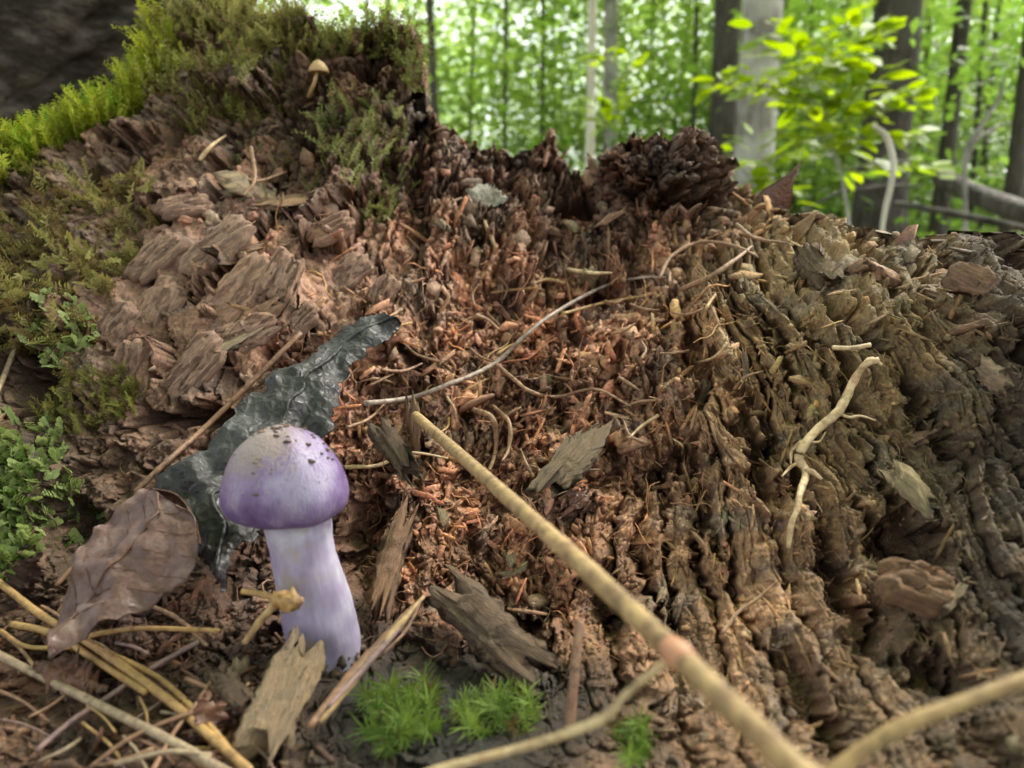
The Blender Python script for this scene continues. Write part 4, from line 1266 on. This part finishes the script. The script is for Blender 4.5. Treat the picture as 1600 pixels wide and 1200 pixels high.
# pale root with side branches
pr_ = empty('pale_root', at(1235, 850, sdepth(1235, 850, 2))); tag(pr_, 'pale knotted root running down the ribbed olive wood', 'root')
stick('main_root', None, None, [(1372, 563), (1352, 570), (1336, 592), (1322, 622), (1308, 645), (1280, 668), (1258, 694), (1248, 718), (1260, 738), (1250, 770), (1246, 795), (1236, 820), (1232, 856)], [12, 10, 13, 14, 15, 13, 15, 17, 12, 11, 9, 10, 7], 'cream', lift=.004, n=60, sides=9, rough=.2, parent=pr_)
for lst, w in [([(1308, 643), (1325, 652), (1345, 650), (1368, 657)], 5), ([(1256, 735), (1270, 738), (1284, 749)], 10), ([(1252, 722), (1238, 728), (1222, 744)], 6), ([(1262, 690), (1280, 690), (1290, 675)], 4),
               ([(1252, 690), (1238, 705), (1236, 725)], 6), ([(1350, 572), (1362, 562), (1378, 570)], 11)]:
    stick('side_root', None, None, lst, w, 'cream', lift=.004, n=12, sides=6, rough=.2, taper=(1, .5), parent=pr_)
stick('wood_sliver', 'cream sliver of wood lying above the pale knotted root', 'splinter', [(1301, 543), (1330, 544), (1360, 539)], 8, 'cream', lift=.004, sides=6)
# splinter bundle in front of the mushroom
sb_ = empty('splinter', at(485, 1135, .112)); tag(sb_, 'long split wood splinter leaning beside the mushroom stem', 'splinter')
for a, b_, c_, w, mt in [((484, 1136, .108), (560, 1045, .118), (648, 945, .130), 20, 'brownn'), ((500, 1128, .1085), (575, 1035, .1185), (662, 932, .1305), 14, 'tan'),
                         ((512, 1105, .110), (590, 1020, .120), (652, 950, .129), 12, 'purplen'), ((600, 1020, .1195), (634, 985, .124), (660, 935, .130), 5, 'brownn')]:
    stick('strand', None, None, [a, b_, c_], [w * .6, w, w, w * .4], mt, n=26, sides=6, rough=.3, parent=sb_)


# larger loose pieces of wood, each built from its own chunk
def big_chunk(name, label, cat, p0, p1, w, t, seed, mat, ns=26, nx=22, group=None, parent=None):
    """splintered block from p0 to p1 (px,py,depth); width w and thickness t in metres"""
    me = chunk_mesh(seed, nx=nx, ns=ns, L=1.0, W=1.0, T=1.0)
    me.materials.clear(); me.materials.append(M[mat])
    a = at(*p0); b = at(*p1); X = b - a; L = np.linalg.norm(X)
    o = obj(name, me, parent)
    Zd = -CF * .8 + CU * .6
    place_frame(o, (a + b) / 2, X, Zd, (L, w, t))
    if parent is None: tag(o, label, cat, group)
    return o


def chip_mat(name, c0, c1, c2):
    return wood_mat(name, use_attr=False, ramp_stops=[(0, c0), (.5, c1), (1, c2)], stretch=(.35, 3.2, 3.2), scale=.007, bump=1.0, bdist=.0008, var=(.6, 1.3))


M['chip_tan'] = chip_mat('tan_wood_chip', (.24, .165, .10), (.26, .18, .11), (.28, .195, .12))
M['chip_brown'] = chip_mat('brown_wood_chip', (.13, .085, .056), (.145, .095, .062), (.16, .105, .07))
M['chip_olive'] = chip_mat('olive_wood_chip', (.16, .112, .066), (.175, .122, .072), (.19, .135, .08))
M['chip_red'] = chip_mat('red_wood_chip', (0.28, 0.155, 0.088), (0.3, 0.17, 0.098), (0.31, 0.185, 0.108))
big_chunk('wood_chip', 'weathered tan wood chip propped against the mushroom foot', 'wood chip', (482, 996, .124), (415, 1195, .106), .0085, .004, 61, 'chip_tan')
big_chunk('twig_stub', 'broken brown twig stub sunk in the crumbled wood beside the cap', 'twig', (592, 655, .188), (640, 752, .174), .0058, .0055, 62, 'chip_brown')
big_chunk('wood_chip', 'upright curved wood chip with grey frayed top beside the thick stick', 'wood chip', (935, 662, .192), (845, 768, .170), .0085, .0035, 63, 'chip_olive')
big_chunk('wood_chip', 'flat splintered wood flake above the black wood', 'wood chip', (690, 930, .1465), (850, 1045, .126), .0085, .004, 64, 'chip_brown')
big_chunk('wood_chip', 'reddish wood strip standing between mushroom and thick stick', 'wood chip', (640, 800, .166), (590, 960, .142), .0052, .004, 65, 'chip_red')
big_chunk('wood_chip', 'squarish olive block of wood on the stump rim', 'wood chip', (1262, 385, .196), (1300, 445, .186), .0085, .006, 66, 'chip_olive')
big_chunk('wood_chip', 'small tan wood chip in the pine needle litter', 'wood chip', (335, 1045, .120), (395, 1100, .112), .004, .002, 72, 'chip_brown')


def slab_mesh(seed, na=44, nrg=13):
    # thick plate of rotten wood: ragged outline, crumbled relief running with the grain
    a = np.arange(na) / na * 2 * math.pi
    out = 1 + .30 * fbm(np.cos(a) * 1.3 + seed, np.sin(a) * 1.3, seed, 3) + .10 * gnoise(np.cos(a) * 6 + seed, np.sin(a) * 6, seed + 1)
    sq = 1 / np.maximum(np.abs(np.cos(a)), np.abs(np.sin(a))) ** .6
    r = np.linspace(0, 1, nrg) ** .8
    x = .5 * (r[:, None] * (out * sq * np.cos(a))[None]); y = .5 * (r[:, None] * (out * sq * np.sin(a))[None])
    z = .5 * (1 - r[:, None] ** 7) - .3 * r[:, None] ** 20 + .34 * fbm(x * 2.6 + seed, y * 5.5, seed + 4, 4, .6) - .5 * sstep(.12, .3, gnoise(x * 3 + seed, y * 9, seed + 6)) + .12 * x * 3
    top = np.stack([x, y, z], -1)
    skirt = top[-1] * np.array([.93, .93, 0]) + np.array([0, 0, -.9])
    V = np.vstack([top.reshape(-1, 3), skirt])
    i = np.arange(nrg)[:, None] * na; j = np.arange(na)[None]; j2 = (j + 1) % na
    Q = np.stack([i + j, i + j2, i + na + j2, i + na + j], -1).reshape(-1, 4)
    return fast_mesh('wood_slab', V, Q, M['slab'])


M['slab'] = wood_mat('slab_wood', use_attr=False, ramp_stops=[(0, (.30, .185, .13)), (.35, (.38, .235, .165)), (.7, (.33, .215, .155)), (1, (.42, .25, .17))], stretch=(.5, 1.2, 1), scale=.016, bump=1.0, bdist=.0008, var=(.5, 1.4))
slabs = [slab_mesh(800 + 7 * k) for k in range(16)]
for k, (x, y, Lp, Wp, ang, tilt) in enumerate([(245, 480, 105, 62, 62, .2), (335, 385, 120, 70, 40, .1), (440, 430, 90, 60, 70, .3), (300, 575, 130, 58, 50, .1), (390, 520, 90, 50, 35, .4), (200, 570, 80, 52, 70, 0),
                                               (545, 425, 80, 48, 40, .3), (515, 355, 76, 44, 25, .2), (285, 320, 84, 40, 15, .5), (600, 455, 60, 40, 60, .2), (415, 605, 74, 44, 30, .2), (470, 500, 60, 42, 50, .2), (370, 460, 150, 95, 45, .1), (240, 400, 110, 60, 50, .3), (180, 500, 70, 60, 60, .1)]):
    d = float(sdepth(x, y, 6)) + .0028
    i_, j_ = surf_idx(np.array([x]), np.array([y]))
    n0 = N0[i_[0], j_[0]] * .45 - CF * .75 + np.array([rng.normal(0, .15), 0, rng.normal(0, .15)])
    a = math.radians(ang)
    o = obj('wood_slab', slabs[k], stump)
    place_frame(o, at(x, y, d), math.cos(a) * CR + math.sin(a) * CU + tilt * CF, n0, (Lp * d / F, Wp * d / F, 13 * d / F))
o = obj('wood_chip', slab_mesh(931)); o.data.materials.clear(); o.data.materials.append(M['chip_red'])
d = float(sdepth(1440, 915, 6)) - .001
place_frame(o, at(1440, 915, d), .9 * CR - .35 * CU, -CF * .6 + CU * .75, (125 * d / F, 75 * d / F, 34 * d / F))
tag(o, 'pale orange broken block of wood in the dark hollow beside the ribbed wood', 'wood chip')
bt = empty('bud_twig', at(385, 925, .125)); tag(bt, 'small twig with a scaly bud touching the mushroom stem', 'twig')
stick('stalk', None, None, [(378, 924, .125), (405, 928, .1245), (436, 936, .123)], 10, 'gold', parent=bt)
stick('stalk', None, None, [(382, 1004, .124), (405, 972, .1235), (436, 938, .123)], [9, 12, 14], 'tan', parent=bt)
V, Q = tube(catmull(pts([(428, 930, .1232), (445, 940, .1225), (462, 940, .122), (474, 938, .122)]), 12), np.array([6, 9, 12, 13, 14, 15, 15, 13, 12, 8, 6, 3]) * .123 / F, 14, seed=3, rough=.7, rough_scale=900)
obj('bud', fast_mesh('bud', V, Q, M['gold']), bt)


# ------------------------------------------------------------------ fallen log behind the stump
def bark_mat(name, c0, c1, c2, sc=1.0, stretch=(1, 1, .2), bump=.8, bd=.02, patches=None):
    m, n, l, p = new_mat(name)
    tc = N_(n, 'ShaderNodeTexCoord')
    mp = N_(n, 'ShaderNodeMapping'); mp.inputs['Scale'].default_value = stretch; l.new(tc.outputs['Object'], mp.inputs[0])
    a = N_(n, 'ShaderNodeTexNoise', i_Scale=22.0 * sc, i_Detail=7.0, i_Roughness=.65); l.new(mp.outputs[0], a.inputs['Vector'])
    b_ = N_(n, 'ShaderNodeTexNoise', i_Scale=2.4 * sc, i_Detail=4.0); l.new(tc.outputs['Object'], b_.inputs['Vector'])
    c = ramp(n, l, a.outputs[0], [(.32, c0), (.5, c1), (.68, c2)])
    if patches:
        c = mixc(n, l, ramp(n, l, b_.outputs[0], [(.46, g3(0)), (.58, g3(.85))]), c, patches)
    l.new(c, p.inputs['Base Color']); p.inputs['Roughness'].default_value = .85; p.inputs['Specular IOR Level'].default_value = .2
    b = N_(n, 'ShaderNodeBump', i_Strength=bump, i_Distance=bd); l.new(a.outputs[0], b.inputs['Height']); l.new(b.outputs[0], p.inputs['Normal'])
    return m


M['log_bark'] = bark_mat('dark_log_bark', (.010, .008, .006), (.045, .036, .028), (.17, .145, .12), sc=2.0, stretch=(.5, .5, 1.2), bd=.03)
fl = empty('fallen_log', (-.65, .5, 0)); tag(fl, 'dark fallen log with grey light painted on its upper side behind the mossy stump shoulder', 'log')
A = at(-810, 683, .60); B = at(569, -366, .66)
pth = np.linspace(0, 1, 90)[:, None] * (B - A) + A
V, Q = tube(pth, .085, 96, seed=8, rough=.06, rough_scale=14)
cen = (V[:96 * 90].reshape(90, 96, 3) - pth[:, None])
thl = np.arange(96) / 96 * 2 * math.pi
rdg = .016 * (.4 - np.abs(gnoise(np.arange(90)[:, None] / 9 + 0 * thl, thl[None] * 6, 77))) + .007 * fbm(np.arange(90)[:, None] / 4 + 0 * thl, thl[None] * 14, 78, 3)
V[:96 * 90] += (cen / np.linalg.norm(cen, axis=-1)[..., None] * rdg[..., None]).reshape(-1, 3)
obj('trunk', fast_mesh('trunk', V, Q, M['log_bark'], smooth=True), fl)
# paler grey sheet on the log, painting in light on its upper side
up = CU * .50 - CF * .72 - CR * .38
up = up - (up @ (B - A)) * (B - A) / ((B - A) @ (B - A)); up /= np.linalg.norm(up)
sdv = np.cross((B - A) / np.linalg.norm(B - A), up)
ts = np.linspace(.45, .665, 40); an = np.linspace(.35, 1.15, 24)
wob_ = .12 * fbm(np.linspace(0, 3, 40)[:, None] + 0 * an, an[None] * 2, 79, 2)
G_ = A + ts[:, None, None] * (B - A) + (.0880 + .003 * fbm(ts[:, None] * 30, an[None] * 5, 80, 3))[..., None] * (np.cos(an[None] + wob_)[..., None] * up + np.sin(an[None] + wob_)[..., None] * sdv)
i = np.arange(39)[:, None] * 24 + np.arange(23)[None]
M['lit_patch_wood'] = bark_mat('painted_lit_wood', (.06, .053, .047), (.17, .155, .14), (.34, .31, .28), sc=3.0, stretch=(.6, .6, .6), bd=.006)
obj('lit_patch', fast_mesh('lit_patch', G_.reshape(-1, 3), np.stack([i, i + 1, i + 25, i + 24], -1).reshape(-1, 4), M['lit_patch_wood'], smooth=True), fl)['label'] = 'grey patch painted for the lit side of the log'

# ------------------------------------------------------------------ forest behind
rng = np.random.default_rng(4242)
M['leaf'] = leafy_mat('beech_leaves', (.085, .165, .03), (.15, .225, .05), trans=.65, rough=.45)
M['leaf_bright'] = leafy_mat('young_beech_leaves', (.15, .235, .015), (.22, .30, .025), trans=.55, rough=.45)
M['bark_dark'] = bark_mat('dark_bark', (.015, .012, .010), (.05, .042, .035), (.11, .098, .082), patches=(.07, .064, .056), bd=.03)
M['bark_grey'] = bark_mat('grey_bark', (.07, .062, .055), (.18, .165, .15), (.30, .28, .26), patches=(.40, .385, .36), bd=.03)
M['bark_pale'] = bark_mat('pale_bark', (.34, .31, .25), (.55, .51, .43), (.70, .66, .57))


def unit_leafcard(): 
    V = np.array([(-.5, 0, 0), (-.12, .26, .05), (.5, 0, -.04), (-.12, -.26, .05)])
    return V, np.array([(0, 1, 2, 3)])


def crown_mesh(seed, n, rad, z0, z1, size, mat, layers=26):
    """leaves in many slanting flat sprays spread through the crown's volume"""
    r = np.random.default_rng(seed)
    k = layers
    cz = r.uniform(z0, z1, k); ca = r.uniform(0, 2 * math.pi, k)
    rr = rad * np.sqrt(r.random(k)) * (1 - .4 * np.abs((cz - (z0 + z1) / 2) / (z1 - z0)))
    cx = np.cos(ca) * rr; cy = np.sin(ca) * rr
    pick = r.integers(0, k, n)
    sr = rad * .42
    x = cx[pick] + r.normal(0, sr * .55, n); y = cy[pick] + r.normal(0, sr * .55, n)
    z = cz[pick] + r.normal(0, .13, n) - .12 * ((x - cx[pick]) ** 2 + (y - cy[pick]) ** 2)
    Z = np.c_[r.normal(0, .45, (n, 2)), np.ones(n)]; Z /= np.linalg.norm(Z, axis=1)[:, None]
    X = r.normal(0, 1, (n, 3)); X -= (X * Z).sum(1)[:, None] * Z; X /= np.linalg.norm(X, axis=1)[:, None]
    s = size * r.uniform(.7, 1.3, n)
    V, Fq, _ = scatter_arrays([unit_leafcard()], np.c_[x, y, z], X, np.cross(Z, X), Z, np.stack([s, s, s], -1), np.zeros(n, int), np.zeros((n, 3)))
    return fast_mesh('crown', V, Fq, mat)


def trunk_mesh(seed, r0, H, mat, lean=.02, limbs=5, z_limb=2.0, bow=.05):
    r = np.random.default_rng(seed)
    b = Bag()
    t = np.linspace(0, 1, 26)
    dx = r.normal(0, lean) * H; dy = r.normal(0, lean) * H
    path = np.c_[dx * t + bow * np.sin(t * 5 + seed), dy * t, -.15 + t * (H + .15)]
    flare = 1 + .5 * np.exp(-t * H * 3)
    V, Q = tube(path, r0 * flare * (1 - .7 * t), 14, seed=seed, rough=.11, rough_scale=1.5); b.add(V, Q)
    for q in range(limbs):
        z = r.uniform(z_limb, H * .9); f = z / H
        p0 = np.array([np.interp(z, path[:, 2], path[:, 0]), np.interp(z, path[:, 2], path[:, 1]), z])
        a = r.uniform(0, 6.28); L = r.uniform(.8, 1.9)
        pp = np.array([p0, p0 + L * .5 * np.array([math.cos(a), math.sin(a), .45]), p0 + L * np.array([math.cos(a + .3), math.sin(a + .3), .7])])
        V, Q = tube(catmull(pp, 8), np.linspace(r0 * .3 * (1 - .6 * f), r0 * .06, 8), 6, caps=False); b.add(V, Q)
    return b.mesh('trunk', mat, smooth=True)


def fpos(px, dist):
    """ground point under photo column px at depth dist"""
    q = ray(px, 400) * dist
    return np.array([q[0], q[1], float(ground_z(q[0], q[1]))])


crowns = [crown_mesh(700 + k, 3700, 2.5, .2, 6.0, .13, M['leaf'], layers=70) for k in range(4)]
crowns_hi = [crown_mesh(720 + k, 700, 2.2, 5.0, 10.0, .11, M['leaf'], layers=26) for k in range(3)]
shade_crown = crown_mesh(740, 6500, 2.7, 4.0, 7.0, .13, M['leaf'], layers=60)  # dense crown for the unseen trees added to shade the stump


def tree(label, px, dist, wpx, mat, crown=None, H=12, lean=.012, group=None, seed=0, name='forest_tree', rot=None, limbs=5, z_limb=3.0, bow=.05):
    loc = fpos(px, dist)
    t = empty(name, loc)
    tag(t, label, 'tree', group)
    r0 = wpx / 2 * dist / F
    o = bpy.data.objects.new('trunk', trunk_mesh(seed, r0, H, M[mat], lean, limbs, z_limb, bow)); col.objects.link(o); o.parent = t
    if crown is not None:
        c = bpy.data.objects.new('crown', crown); col.objects.link(c); c.parent = t
        c.rotation_euler.z = rng.uniform(0, 6.28) if rot is None else rot
    return t


tree('pale slender birch-like trunk standing clear above the notch of the stump', 912, 6.5, 15, 'bark_pale', crowns_hi[0], lean=.004, seed=1, bow=.04)
tree('grey trunk standing just beside the pale slender trunk', 945, 8.0, 24, 'bark_grey', crowns_hi[1], seed=2)
tree('thick pale-grey beech trunk partly covered by sapling leaves', 1168, 5.6, 62, 'bark_grey', crowns_hi[2], H=14, lean=.006, seed=3)
tree('dark trunk crowding the thick pale-grey beech', 1128, 7.0, 42, 'bark_dark', crowns_hi[0], H=14, lean=.006, seed=4)
tree('massive dark grey trunk behind the sapling', 1375, 6.6, 74, 'bark_dark', crowns_hi[1], H=14, lean=.004, seed=5)
tree('dark leaning trunk beyond the sapling', 1462, 7.5, 24, 'bark_dark', crowns_hi[2], lean=.01, seed=6)
tree('straight dark trunk above the fallen forest log', 1565, 6.5, 27, 'bark_dark', crowns_hi[0], lean=.004, seed=7)
tree('thin dark trunk in front of the pale far foliage', 1505, 9.0, 10, 'bark_dark', None, H=9, seed=8)
tree('thin dark trunk close to the mossy stump top', 688, 7.0, 14, 'bark_dark', crowns_hi[1], H=10, seed=9)
for k, (px, d, w) in enumerate([(735, 11, 7), (787, 9, 8), (838, 10, 9), (862, 14, 6), (1012, 13, 7), (1086, 8, 8), (1062, 15, 8), (1235, 10, 10), (1262, 14, 9), (1300, 11, 8), (1425, 12, 10), (1530, 11, 9), (1592, 9, 12), (612, 9, 9), (575, 12, 8), (1205, 12, 12)]):
    tree('slim dark trunk among the green forest behind the stump', px, d, w, 'bark_dark', None, H=9, lean=.012, seed=30 + k, group='slim trunks behind the stump', limbs=3)
# unseen beeches added around the stump to shade it and darken the foreground
for k, (ox_, oy_, lab) in enumerate([(3.1, 2.7, 'unseen beech added beside the stump to shade it'), (-3.4, 1.6, 'unseen beech added behind the fallen log for shade'), (0.4, -1.6, 'unseen beech added behind the camera for shade'),
                                    (3.6, -1.0, 'unseen beech added off the olive side of the stump for shade'), (-3.0, -2.2, 'unseen beech added off the mossy side of the stump for shade'), (1.0, -4.6, 'unseen beech added far behind the camera for shade'), (-2.2, .4, 'unseen beech added hard against the fallen log for shade')]):
    tb = empty('added_shade_beech', (ox_, oy_, float(ground_z(ox_, oy_)))); tag(tb, lab, 'tree')
    for nm_, me_ in (('trunk', trunk_mesh(777 + k, .14, 8, M['bark_grey'], .004, 8, 3.5)), ('crown', shade_crown)):
        o = bpy.data.objects.new(nm_, me_); col.objects.link(o); o.parent = tb
    o.rotation_euler.z = k * 1.1
# leafy trees filling the wood
lt = rng.random((400, 2))
cnt = 0
for k in range(400):
    d = 8 + 26 * lt[k, 0]
    px = 350 + 1500 * lt[k, 1]
    tree('leafy young tree filling the green forest behind the stump', px, d, rng.uniform(1.5, 4), 'bark_dark' if k % 4 else 'bark_grey', crowns[k % 4], H=rng.uniform(5, 8), lean=.05, seed=60 + k % 9, group='leafy young trees behind the stump', limbs=2)
    cnt += 1
    if cnt >= 88: break


# bright beech sapling, every leaf its own piece
def beech_leaf_mesh(seed):
    r = np.random.default_rng(seed)
    t = np.linspace(0, 1, 7); w = .30 * np.sin(math.pi * t ** .85) ** .8
    cv = r.uniform(-.25, .1)
    L_ = np.c_[t, w, cv * t * t + .10 * w]; C_ = np.c_[t, 0 * t, cv * t * t]; R_ = np.c_[t, -w, cv * t * t + .10 * w]
    V = np.vstack([L_, C_, R_]); Q = []
    for k in range(6):
        Q += [(k, k + 7, k + 8, k + 1), (k + 7, k + 14, k + 15, k + 8)]
    return fast_mesh('leaf', V, np.array(Q), M['leaf_bright'], smooth=True)


bleaf = [beech_leaf_mesh(k) for k in range(4)]


def sapling(label, base_px, dist, stem_pts, sprays, leaf_len, n_leaf, name='beech_sapling', mat='bark_grey', seed=0):
    r = np.random.default_rng(seed)
    base = fpos(base_px, dist)
    t = empty(name, base); tag(t, label, 'sapling')
    P = np.array([at(*q) for q in stem_pts]); P = np.vstack([[P[0][0], P[0][1], float(ground_z(P[0][0], P[0][1])) - .02], P])
    V, Q = tube(catmull(P, 30), np.linspace(.006, .002, 30), 7)
    obj('stem', fast_mesh('stem', V, Q, M[mat], smooth=True), t)
    for s in sprays:
        pa = at(*s[0]); pb = at(*s[1])
        mid = (pa + pb) / 2 + np.array([0, 0, .02])
        path = catmull([pa, mid, pb], 16)
        V, Q = tube(path, np.linspace(.0028, .001, 16), 5)
        obj('branch', fast_mesh('branch', V, Q, M[mat], smooth=True), t)
        n = int(s[2] * 2.5)
        T = (pb - pa) / np.linalg.norm(pb - pa)
        for k in range(n):
            f = (k + .5) / n
            p0 = path[int(f * 15)]
            side = np.cross(T, [0, 0, 1.0]); side /= np.linalg.norm(side) + 1e-9
            sg = 1 if k % 2 else -1
            d = T * r.uniform(.3, .9) + side * sg * r.uniform(.5, 1.0) + np.array([0, 0, r.normal(-.08, .22)])
            o = obj('leaf', bleaf[k % 4], t)
            L = leaf_len * r.uniform(.65, 1.2)
            nrm = np.array([r.normal(0, .3), r.normal(-.25, .3), 1.0])
            off = side * sg * r.uniform(0, .5) * leaf_len * 1.5 + np.array([0, 0, r.normal(0, .012)])
            place_frame(o, p0 + off, d, nrm, (L, L, L))


sapling('young beech sapling with layered bright yellow-green leaves', 1310, 1.9,
        [(1330, 420, 1.9), (1320, 300, 1.9), (1290, 180, 1.9), (1270, 60, 1.9)],
        [((1285, 165, 1.9), (1110, 130, 1.75), 16), ((1280, 150, 1.9), (1395, 40, 1.85), 18), ((1280, 120, 1.9), (1190, 50, 1.8), 14), ((1288, 110, 1.9), (1330, 90, 1.6), 14),
         ((1300, 200, 1.9), (1450, 150, 1.8), 18), ((1300, 210, 1.9), (1140, 120, 1.9), 14), ((1305, 230, 1.9), (1440, 215, 1.7), 14), ((1310, 190, 1.9), (1380, 110, 1.7), 14),
         ((1320, 265, 1.9), (1480, 262, 1.8), 9), ((1300, 170, 1.9), (1210, 90, 1.6), 14), ((1275, 85, 1.9), (1360, 30, 1.8), 10), ((1310, 260, 1.9), (1250, 195, 1.8), 8)], .06, 0, seed=3)
sapling('low green seedling growing close behind the stump rim', 1170, 1.6,
        [(1185, 420, 1.6), (1180, 330, 1.6), (1175, 265, 1.6)],
        [((1178, 285, 1.6), (1120, 255, 1.5), 8), ((1178, 280, 1.6), (1245, 245, 1.55), 9), ((1176, 270, 1.6), (1180, 225, 1.6), 7), ((1178, 300, 1.6), (1225, 300, 1.5), 8)], .055, 0, seed=5)
sapling('leafy sprig above the stump notch beside the pale trunk', 945, 3.6,
        [(960, 420, 3.6), (955, 300, 3.6), (948, 180, 3.6)],
        [((952, 200, 3.6), (925, 165, 3.5), 8), ((950, 190, 3.6), (985, 150, 3.6), 8), ((953, 100, 3.6), (940, 85, 3.5), 7), ((955, 150, 3.6), (1000, 95, 3.6), 9)], .085, 0, seed=7)
# pale dead stem arching beside the sapling, bent pale branches, fallen wood
def bg_stick(name, label, cat, lst, wpx, mat, n=26, sides=10):
    P = catmull(np.array([at(*q) for q in lst]), n); _, _, d = project(P)
    r = np.interp(np.linspace(0, 1, n), np.linspace(0, 1, len(wpx)), wpx) / 2 * d / F
    V, Q = tube(P, r, sides, seed=3, rough=.08, rough_scale=20)
    return tag(obj(name, fast_mesh(name, V, Q, M[mat], smooth=True)), label, cat)


bg_stick('hooked_branch', 'pale hooked dead stem standing in front of the sapling', 'branch', [(1372, 620, 1.05), (1376, 420, 1.05), (1380, 345, 1.05), (1392, 290, 1.05), (1396, 255, 1.05), (1386, 215, 1.05), (1364, 195, 1.05)], [7, 7, 7, 9, 10, 10, 6], 'bark_pale')
bg_stick('bent_branch', 'bent pale branch hanging before the straight dark trunk', 'branch', [(1512, 520, 2.6), (1508, 300, 2.6), (1510, 235, 2.6), (1535, 195, 2.6), (1560, 155, 2.6), (1568, 120, 2.6)], [7, 7, 8, 7, 6, 4], 'bark_grey')
bg_stick('bent_branch', 'short pale branch forking beside the bent one', 'branch', [(1509, 262, 2.6), (1520, 225, 2.6), (1550, 203, 2.6), (1580, 190, 2.6)], [7, 7, 6, 3], 'bark_grey')
bg_stick('fallen_branch', 'pale fallen branch lying behind the hooked dead stem', 'branch', [(1250, 335, 2.4), (1305, 303, 2.4), (1350, 295, 2.4), (1395, 290, 2.4), (1440, 292, 2.4)], [4, 5, 6, 5, 4], 'bark_dark')
bg_stick('forest_log', 'dark fallen forest log beyond the far rim of the stump', 'log', [(1470, 278, 4.2), (1540, 310, 3.9), (1610, 335, 3.6), (1800, 400, 3.0)], [28, 32, 36, 44], 'bark_dark', sides=18)
bg_stick('fallen_branch', 'thin brown pole lying below the dark forest log', 'branch', [(1400, 318, 1.9), (1480, 332, 1.75), (1600, 357, 1.55), (1750, 390, 1.4)], [10, 11, 12, 13], 'bark_dark')
# undergrowth
bu = Bag(); r_ = np.random.default_rng(99)
n = 5200
yy = 2.2 + 16 * r_.random(n) ** 1.4; xx = (r_.random(n) * 1.9 - .75) * yy * .75
zz = ground_z(xx, yy) + r_.random(n) * .30 * sstep(2, 5, yy) + .03
Z = np.c_[r_.normal(0, .5, (n, 2)), np.ones(n)]; Z /= np.linalg.norm(Z, axis=1)[:, None]
X = r_.normal(0, 1, (n, 3)); X -= (X * Z).sum(1)[:, None] * Z; X /= np.linalg.norm(X, axis=1)[:, None]
s = r_.uniform(.06, .13, n)
V, Fq, _ = scatter_arrays([unit_leafcard()], np.c_[xx, yy, zz], X, np.cross(Z, X), Z, np.stack([s, s, s], -1), np.zeros(n, int), np.zeros((n, 3)))
bu.add(V, Fq)
tag(obj('undergrowth', bu.mesh('undergrowth', M['leaf'])), 'low green undergrowth covering the forest floor', 'undergrowth', kind='stuff')
